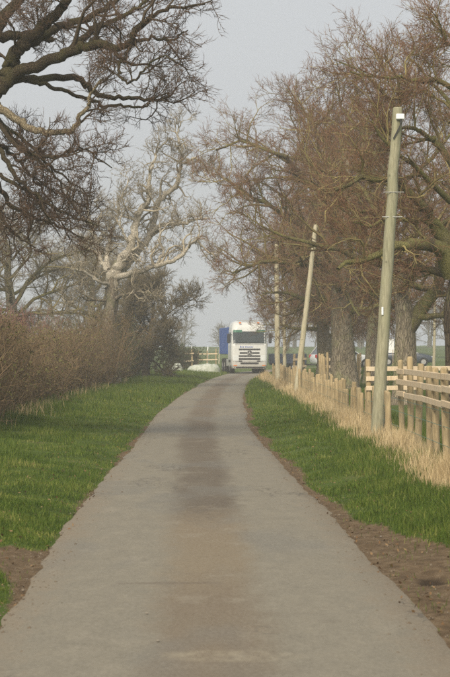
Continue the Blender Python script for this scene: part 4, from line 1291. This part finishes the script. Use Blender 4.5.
# ------------------------------------------------------------------ parked cars (side on; nose towards +x)
def car(name, label, loc, rz, paint, hatch=True, scale=1.0):
    root = empty(name, loc, rz); root.scale = (scale,) * 3
    tag(root, label, 'car', 'cars parked beyond the oaks')
    xs_ = np.array([-2.08, -2.0, -1.7, -1.2, -0.6, 0.2, 0.75, 1.2, 1.65, 1.95, 2.08])
    top = np.array([0.78, 0.92, 0.96, 0.97, 0.96, 0.95, 0.95, 0.90, 0.82, 0.70, 0.55])
    bot = np.array([0.42, 0.30, 0.26, 0.24, 0.22, 0.22, 0.22, 0.24, 0.25, 0.28, 0.36])
    hw = np.array([0.66, 0.78, 0.85, 0.87, 0.88, 0.88, 0.88, 0.87, 0.84, 0.74, 0.58])
    bm = bmesh.new(); rings = []
    for x_, t_, b__, h_ in zip(xs_, top, bot, hw):
        sec = [(-h_ * .9, b__), (-h_, b__ + .12), (-h_, t_ - .14), (-h_ * .92, t_), (h_ * .92, t_), (h_, t_ - .14), (h_, b__ + .12), (h_ * .9, b__)]
        rings.append([bm.verts.new((x_, q[0], q[1])) for q in sec])
    for a, b in zip(rings[:-1], rings[1:]):
        for j in range(8): bm.faces.new((a[j], a[(j + 1) % 8], b[(j + 1) % 8], b[j]))
    bm.faces.new(rings[0][::-1]); bm.faces.new(rings[-1])
    bmesh.ops.recalc_face_normals(bm, faces=bm.faces)
    link('body', bm_mesh('body', bm, True), paint, root)
    # cabin: glass band under a painted roof
    def ring(bm, xa, xb, h_, z): return [bm.verts.new(v) for v in ((xa, -h_, z), (xb, -h_, z), (xb, h_, z), (xa, h_, z))]
    bm = bmesh.new(); a = ring(bm, -1.98, 0.95, 0.78, 0.93); b = ring(bm, -1.62, 0.18, 0.63, 1.40)
    for j in range(4): bm.faces.new((a[j], a[(j + 1) % 4], b[(j + 1) % 4], b[j]))
    bm.faces.new(b)
    link('windows', bm_mesh('windows', bm), M['glass'], root)
    bm = bmesh.new(); a = ring(bm, -1.68, 0.22, 0.655, 1.395); b = ring(bm, -1.60, 0.10, 0.60, 1.45)
    for j in range(4): bm.faces.new((a[j], a[(j + 1) % 4], b[(j + 1) % 4], b[j]))
    bm.faces.new(b); bm.faces.new(a[::-1])
    link('roof', bm_mesh('roof', bm), paint, root)
    for s in (-1, 1):
        for xa, xb, wd in ((-1.96, -1.63, .12), (-0.55, -0.52, .08), (0.93, 0.18, .07)):
            a = Vector((xa, s * 0.785, 0.93)); b = Vector((xb, s * 0.64, 1.40))
            bm = bmesh.new()
            vs = [bm.verts.new(v) for v in (a + Vector((-wd / 2, 0, 0)), a + Vector((wd / 2, 0, 0)), b + Vector((wd / 2, 0, 0)), b + Vector((-wd / 2, 0, 0)))]
            f_ = bm.faces.new(vs)
            e_ = bmesh.ops.extrude_face_region(bm, geom=[f_])
            bmesh.ops.translate(bm, vec=(0, s * 0.02, 0.004), verts=[v for v in e_['geom'] if isinstance(v, bmesh.types.BMVert)])
            bmesh.ops.recalc_face_normals(bm, faces=bm.faces)
            link('pillar', bm_mesh('pillar', bm), paint, root)
        for xx in (-1.3, 1.3):
            wr = wheel(root, (xx, s * 0.80, 0.32), 0.32, 0.2, s); wr.rotation_euler = (0, 0, math.pi / 2)
        box_part('tail_light', (-1.90, s * 0.70, 0.80), (0.36, 0.34, 0.22), M['red'], root, 0.02)
        box_part('headlight', (1.93, s * 0.58, 0.66), (0.22, 0.26, 0.13), M['lens'], root, 0.02)
    box_part('number_plate', (-2.07, 0, 0.66), (0.03, 0.5, 0.11), M['lens'], root, 0.003)
    box_part('door_mirror', (0.62, -0.93, 0.98), (0.12, 0.16, 0.11), M['black'], root, 0.02)
    return root
x0, y0, z0 = gp(406, 178)
car('parked_car', 'dark blue-grey car parked behind the forked oak trunk', (x0, y0, z0), math.radians(-4), M['car_grey'])
x0, y0, z0 = gp(343, 158)
car('parked_car', 'white car with red tail light half hidden by the broadest trunk', (x0, y0, z0), math.radians(14), M['car_white'])

# white notice board behind the forked trunk
x0, y0, z0 = gp(390, 165)
sg = empty('notice_board', (x0, y0, z0))
box_part('panel', (0, 0, 1.58), (0.56, 0.03, 0.72), M['white'], sg, 0.005)
for s in (-1, 1): box_part('leg', (s * 0.22, 0.045, 0.92), (0.05, 0.05, 1.95), M['stake'], sg, 0.004)
tag(sg, 'blank white board standing left of the forked oak trunk', 'sign')

# white sheeted heap on the verge before the bend
def heap(label, x0, y0, L, Wd, H, seed):
    rr = np.random.default_rng(seed)
    nu, nv = 40, 14
    U, Vv = np.meshgrid(np.linspace(0, 2 * np.pi, nu, endpoint=False), np.linspace(0, 1, nv))
    rad = np.cos(Vv * np.pi / 2) ** 0.45
    X_ = np.sign(np.cos(U)) * np.abs(np.cos(U)) ** 0.7 * rad * L / 2
    Y_ = np.sign(np.sin(U)) * np.abs(np.sin(U)) ** 0.7 * rad * Wd / 2
    Z_ = np.sin(Vv * np.pi / 2) * H
    bumpy = 1 + 0.55 * (fnoise(X_ * 1.7 + seed, Y_ * 2 + Vv * 2, seed) - 0.5) * 2
    Z_ = Z_ * bumpy - 0.06; X_ = X_ * (0.94 + 0.12 * fnoise(U * 2, Vv * 4, seed + 3))
    idx = np.arange(nu * nv).reshape(nv, nu); nxt = np.roll(idx, -1, 1)
    Q_ = np.stack([idx[:-1], nxt[:-1], nxt[1:], idx[1:]], -1).reshape(-1, 4)
    o = link('sheeted_heap', mesh_np('sheeted_heap', np.stack([X_, Y_, Z_], -1).reshape(-1, 3), Q_), M['sheet'])
    o.location = (x0, y0, float(gz(x0, y0)))
    tag(o, label, 'heap', 'white sheeted heaps on the far verge')
heap('long low white plastic-sheeted heap on the verge left of the truck', (203.5 - VPX) / F * 163, 163, 2.3, 1.2, 0.56, 3)
heap('small white sheeted lump at the left end of the long white heap', (177 - VPX) / F * 160, 160, 0.8, 0.8, 0.48, 4)

# a few loose stones on the tarmac
for i, (px, py, lab) in enumerate([(147, 617, 'small pale stone lying left of the middle of the lane'), (158, 645, 'small brown stone lying near the bottom of the lane'), (381, 535, 'small pale stone on the mud beside the lane')]):
    d = F * CAMH / (py - VPY)
    x0 = (px - VPX) / F * d
    bm = bmesh.new(); bmesh.ops.create_icosphere(bm, subdivisions=2, radius=0.011)
    rr = np.random.default_rng(i)
    for v in bm.verts: v.co *= rr.uniform(.85, 1.15); v.co.z *= .6
    o = link('stone', bm_mesh('stone', bm), M['stone'])
    o.location = (x0, d, (0.026 if py != 535 else float(gz(x0, d)) + 0.012))
    tag(o, lab, 'stone', 'loose stones on the lane')

# grit and crumbs of tarmac along both edges of the lane and on the mud
rng = np.random.default_rng(121)
n = 5200
gy = 11 + 60 * rng.random(n) ** 2.0
side = np.where(rng.random(n) < 0.62, 1, -1)
gl = side * (half(side, gy) + rng.normal(0.02, 0.16, n) + np.where((side > 0) & (gy < 24), np.abs(rng.normal(0, 0.35, n)), 0))
gx = gl + centre(gy)
gzz = np.maximum(gz(gx, gy), np.where(np.abs(gl) < half(gl, gy), 0.018 - 0.03 * (np.abs(gl) / half(gl, gy)) ** 3, -9))
sz = rng.lognormal(-5.0, 0.45, n).clip(0.003, 0.022)
O6 = np.array([(1, 0, 0), (-1, 0, 0), (0, 1, 0), (0, -1, 0), (0, 0, .7), (0, 0, -.7)], float)
Vg = np.stack([gx, gy, gzz], -1)[:, None, :] + O6[None] * sz[:, None, None] * rng.uniform(.6, 1.3, (n, 6, 1))
ft = np.array([(0, 2, 4), (2, 1, 4), (1, 3, 4), (3, 0, 4), (2, 0, 5), (1, 2, 5), (3, 1, 5), (0, 3, 5)])
Tg = (np.arange(n)[:, None, None] * 6 + ft[None]).reshape(-1, 3)
M['grit'] = mat_twig('loose_grit', [(0.0, (0.09, 0.07, 0.05)), (0.5, (0.15, 0.115, 0.08)), (1.0, (0.25, 0.215, 0.17))], 3.0)
o = link('gravel', mesh_np('gravel', Vg.reshape(-1, 3), None, Tg, attrs={'rnd': np.repeat(rng.random(n), 6)}, smooth=False), M['grit'])
tag(o, 'loose grit and tarmac crumbs along the edges of the lane', 'gravel', kind='stuff')

n = 2200
ly = 11 + 75 * rng.random(n) ** 1.8
sd_ = np.where(rng.random(n) < 0.5, 1, -1)
ll = sd_ * (half(sd_, ly) - 0.1 + np.abs(rng.normal(0, 0.75, n)))
lx = ll + centre(ly)
M['litter'] = mat_twig('dead_leaf', [(0.0, (0.07, 0.042, 0.022)), (0.5, (0.16, 0.095, 0.048)), (1.0, (0.30, 0.21, 0.11))], 2.0)
lz = np.maximum(gz(lx, ly), np.where(np.abs(ll) < half(ll, ly), 0.0, -9)) + 0.012 + 0.05 * rng.random(n) * (np.abs(ll) > 1.6)
o = leaves_mesh('leaf_litter', rng, np.stack([lx, ly, lz], -1), 0.017, M['litter'], None, 1.5)
tag(o, 'scattered brown dead oak leaves on verges and lane edges', 'leaf litter', kind='stuff')

# ------------------------------------------------------------------ far wood and haze
rng = np.random.default_rng(131)
tb = Tubes()
N = 100
fx = rng.uniform(-75, 85, N); fy = rng.uniform(360, 430, N)
fh = rng.uniform(4.5, 8.5, N) * (0.8 + 0.5 * vnoise(fx * 0.06, fx * 0 + 3, 77))
base = np.stack([fx, fy, gz(fx, fy) - .2], -1)
p1, r1 = grow(rng, base, np.tile(A(0, 0, 1), (N, 1)), fh * 0.8, 0.22, 0.06, 5, 0.08, 0.05); tb.add(rng, p1, r1, 4)
p, D, r, t, par = children(rng, p1, r1, 12, 0.12, 1, 30, 75); p2, r2 = grow(rng, p, D, fh[par] * 0.34 * (1.2 - .6 * t), 0.06, 0.035, 3, 0.2, 0.1); tb.add(rng, p2, r2, 3)
p, D, r, t, par = children(rng, p2, r2, 7, 0.15, 1, 25, 70); p3, r3 = grow(rng, p, D, 1.1 * rng.uniform(.5, 1.3, len(p)), 0.032, 0.022, 1, 0.2, 0.1); tb.add(rng, p3, r3, 3)
p, D, r, t, par = children(rng, p3, r3, 4, 0.15, 1, 25, 70); tb.spikes(rng, p, D, 0.8 * rng.uniform(.5, 1.3, len(p)), 0.026)
o = tb.build('far_wood', [M['twig_far']])
tag(o, 'hazy grey line of bare trees along the far side of the field', 'wood', kind='stuff')

bm = bmesh.new()
b_box(bm, (0, 228, 10.5), (690, 520, 24.0))
mh = bpy.data.materials.new('haze_air'); mh.use_nodes = True
mh.node_tree.nodes.clear()
ho = mh.node_tree.nodes.new('ShaderNodeOutputMaterial'); hv = mh.node_tree.nodes.new('ShaderNodeVolumePrincipled')
hv.inputs['Color'].default_value = (0.98, 0.99, 1.0, 1)
hv.inputs['Density'].default_value = 0.0010
hv.inputs['Anisotropy'].default_value = 0.1
mh.node_tree.links.new(hv.outputs[0], ho.inputs['Volume'])
hz = link('haze', bm_mesh('haze', bm), mh)
tag(hz, 'thin pale spring haze lying over the fields', 'haze', kind='stuff')
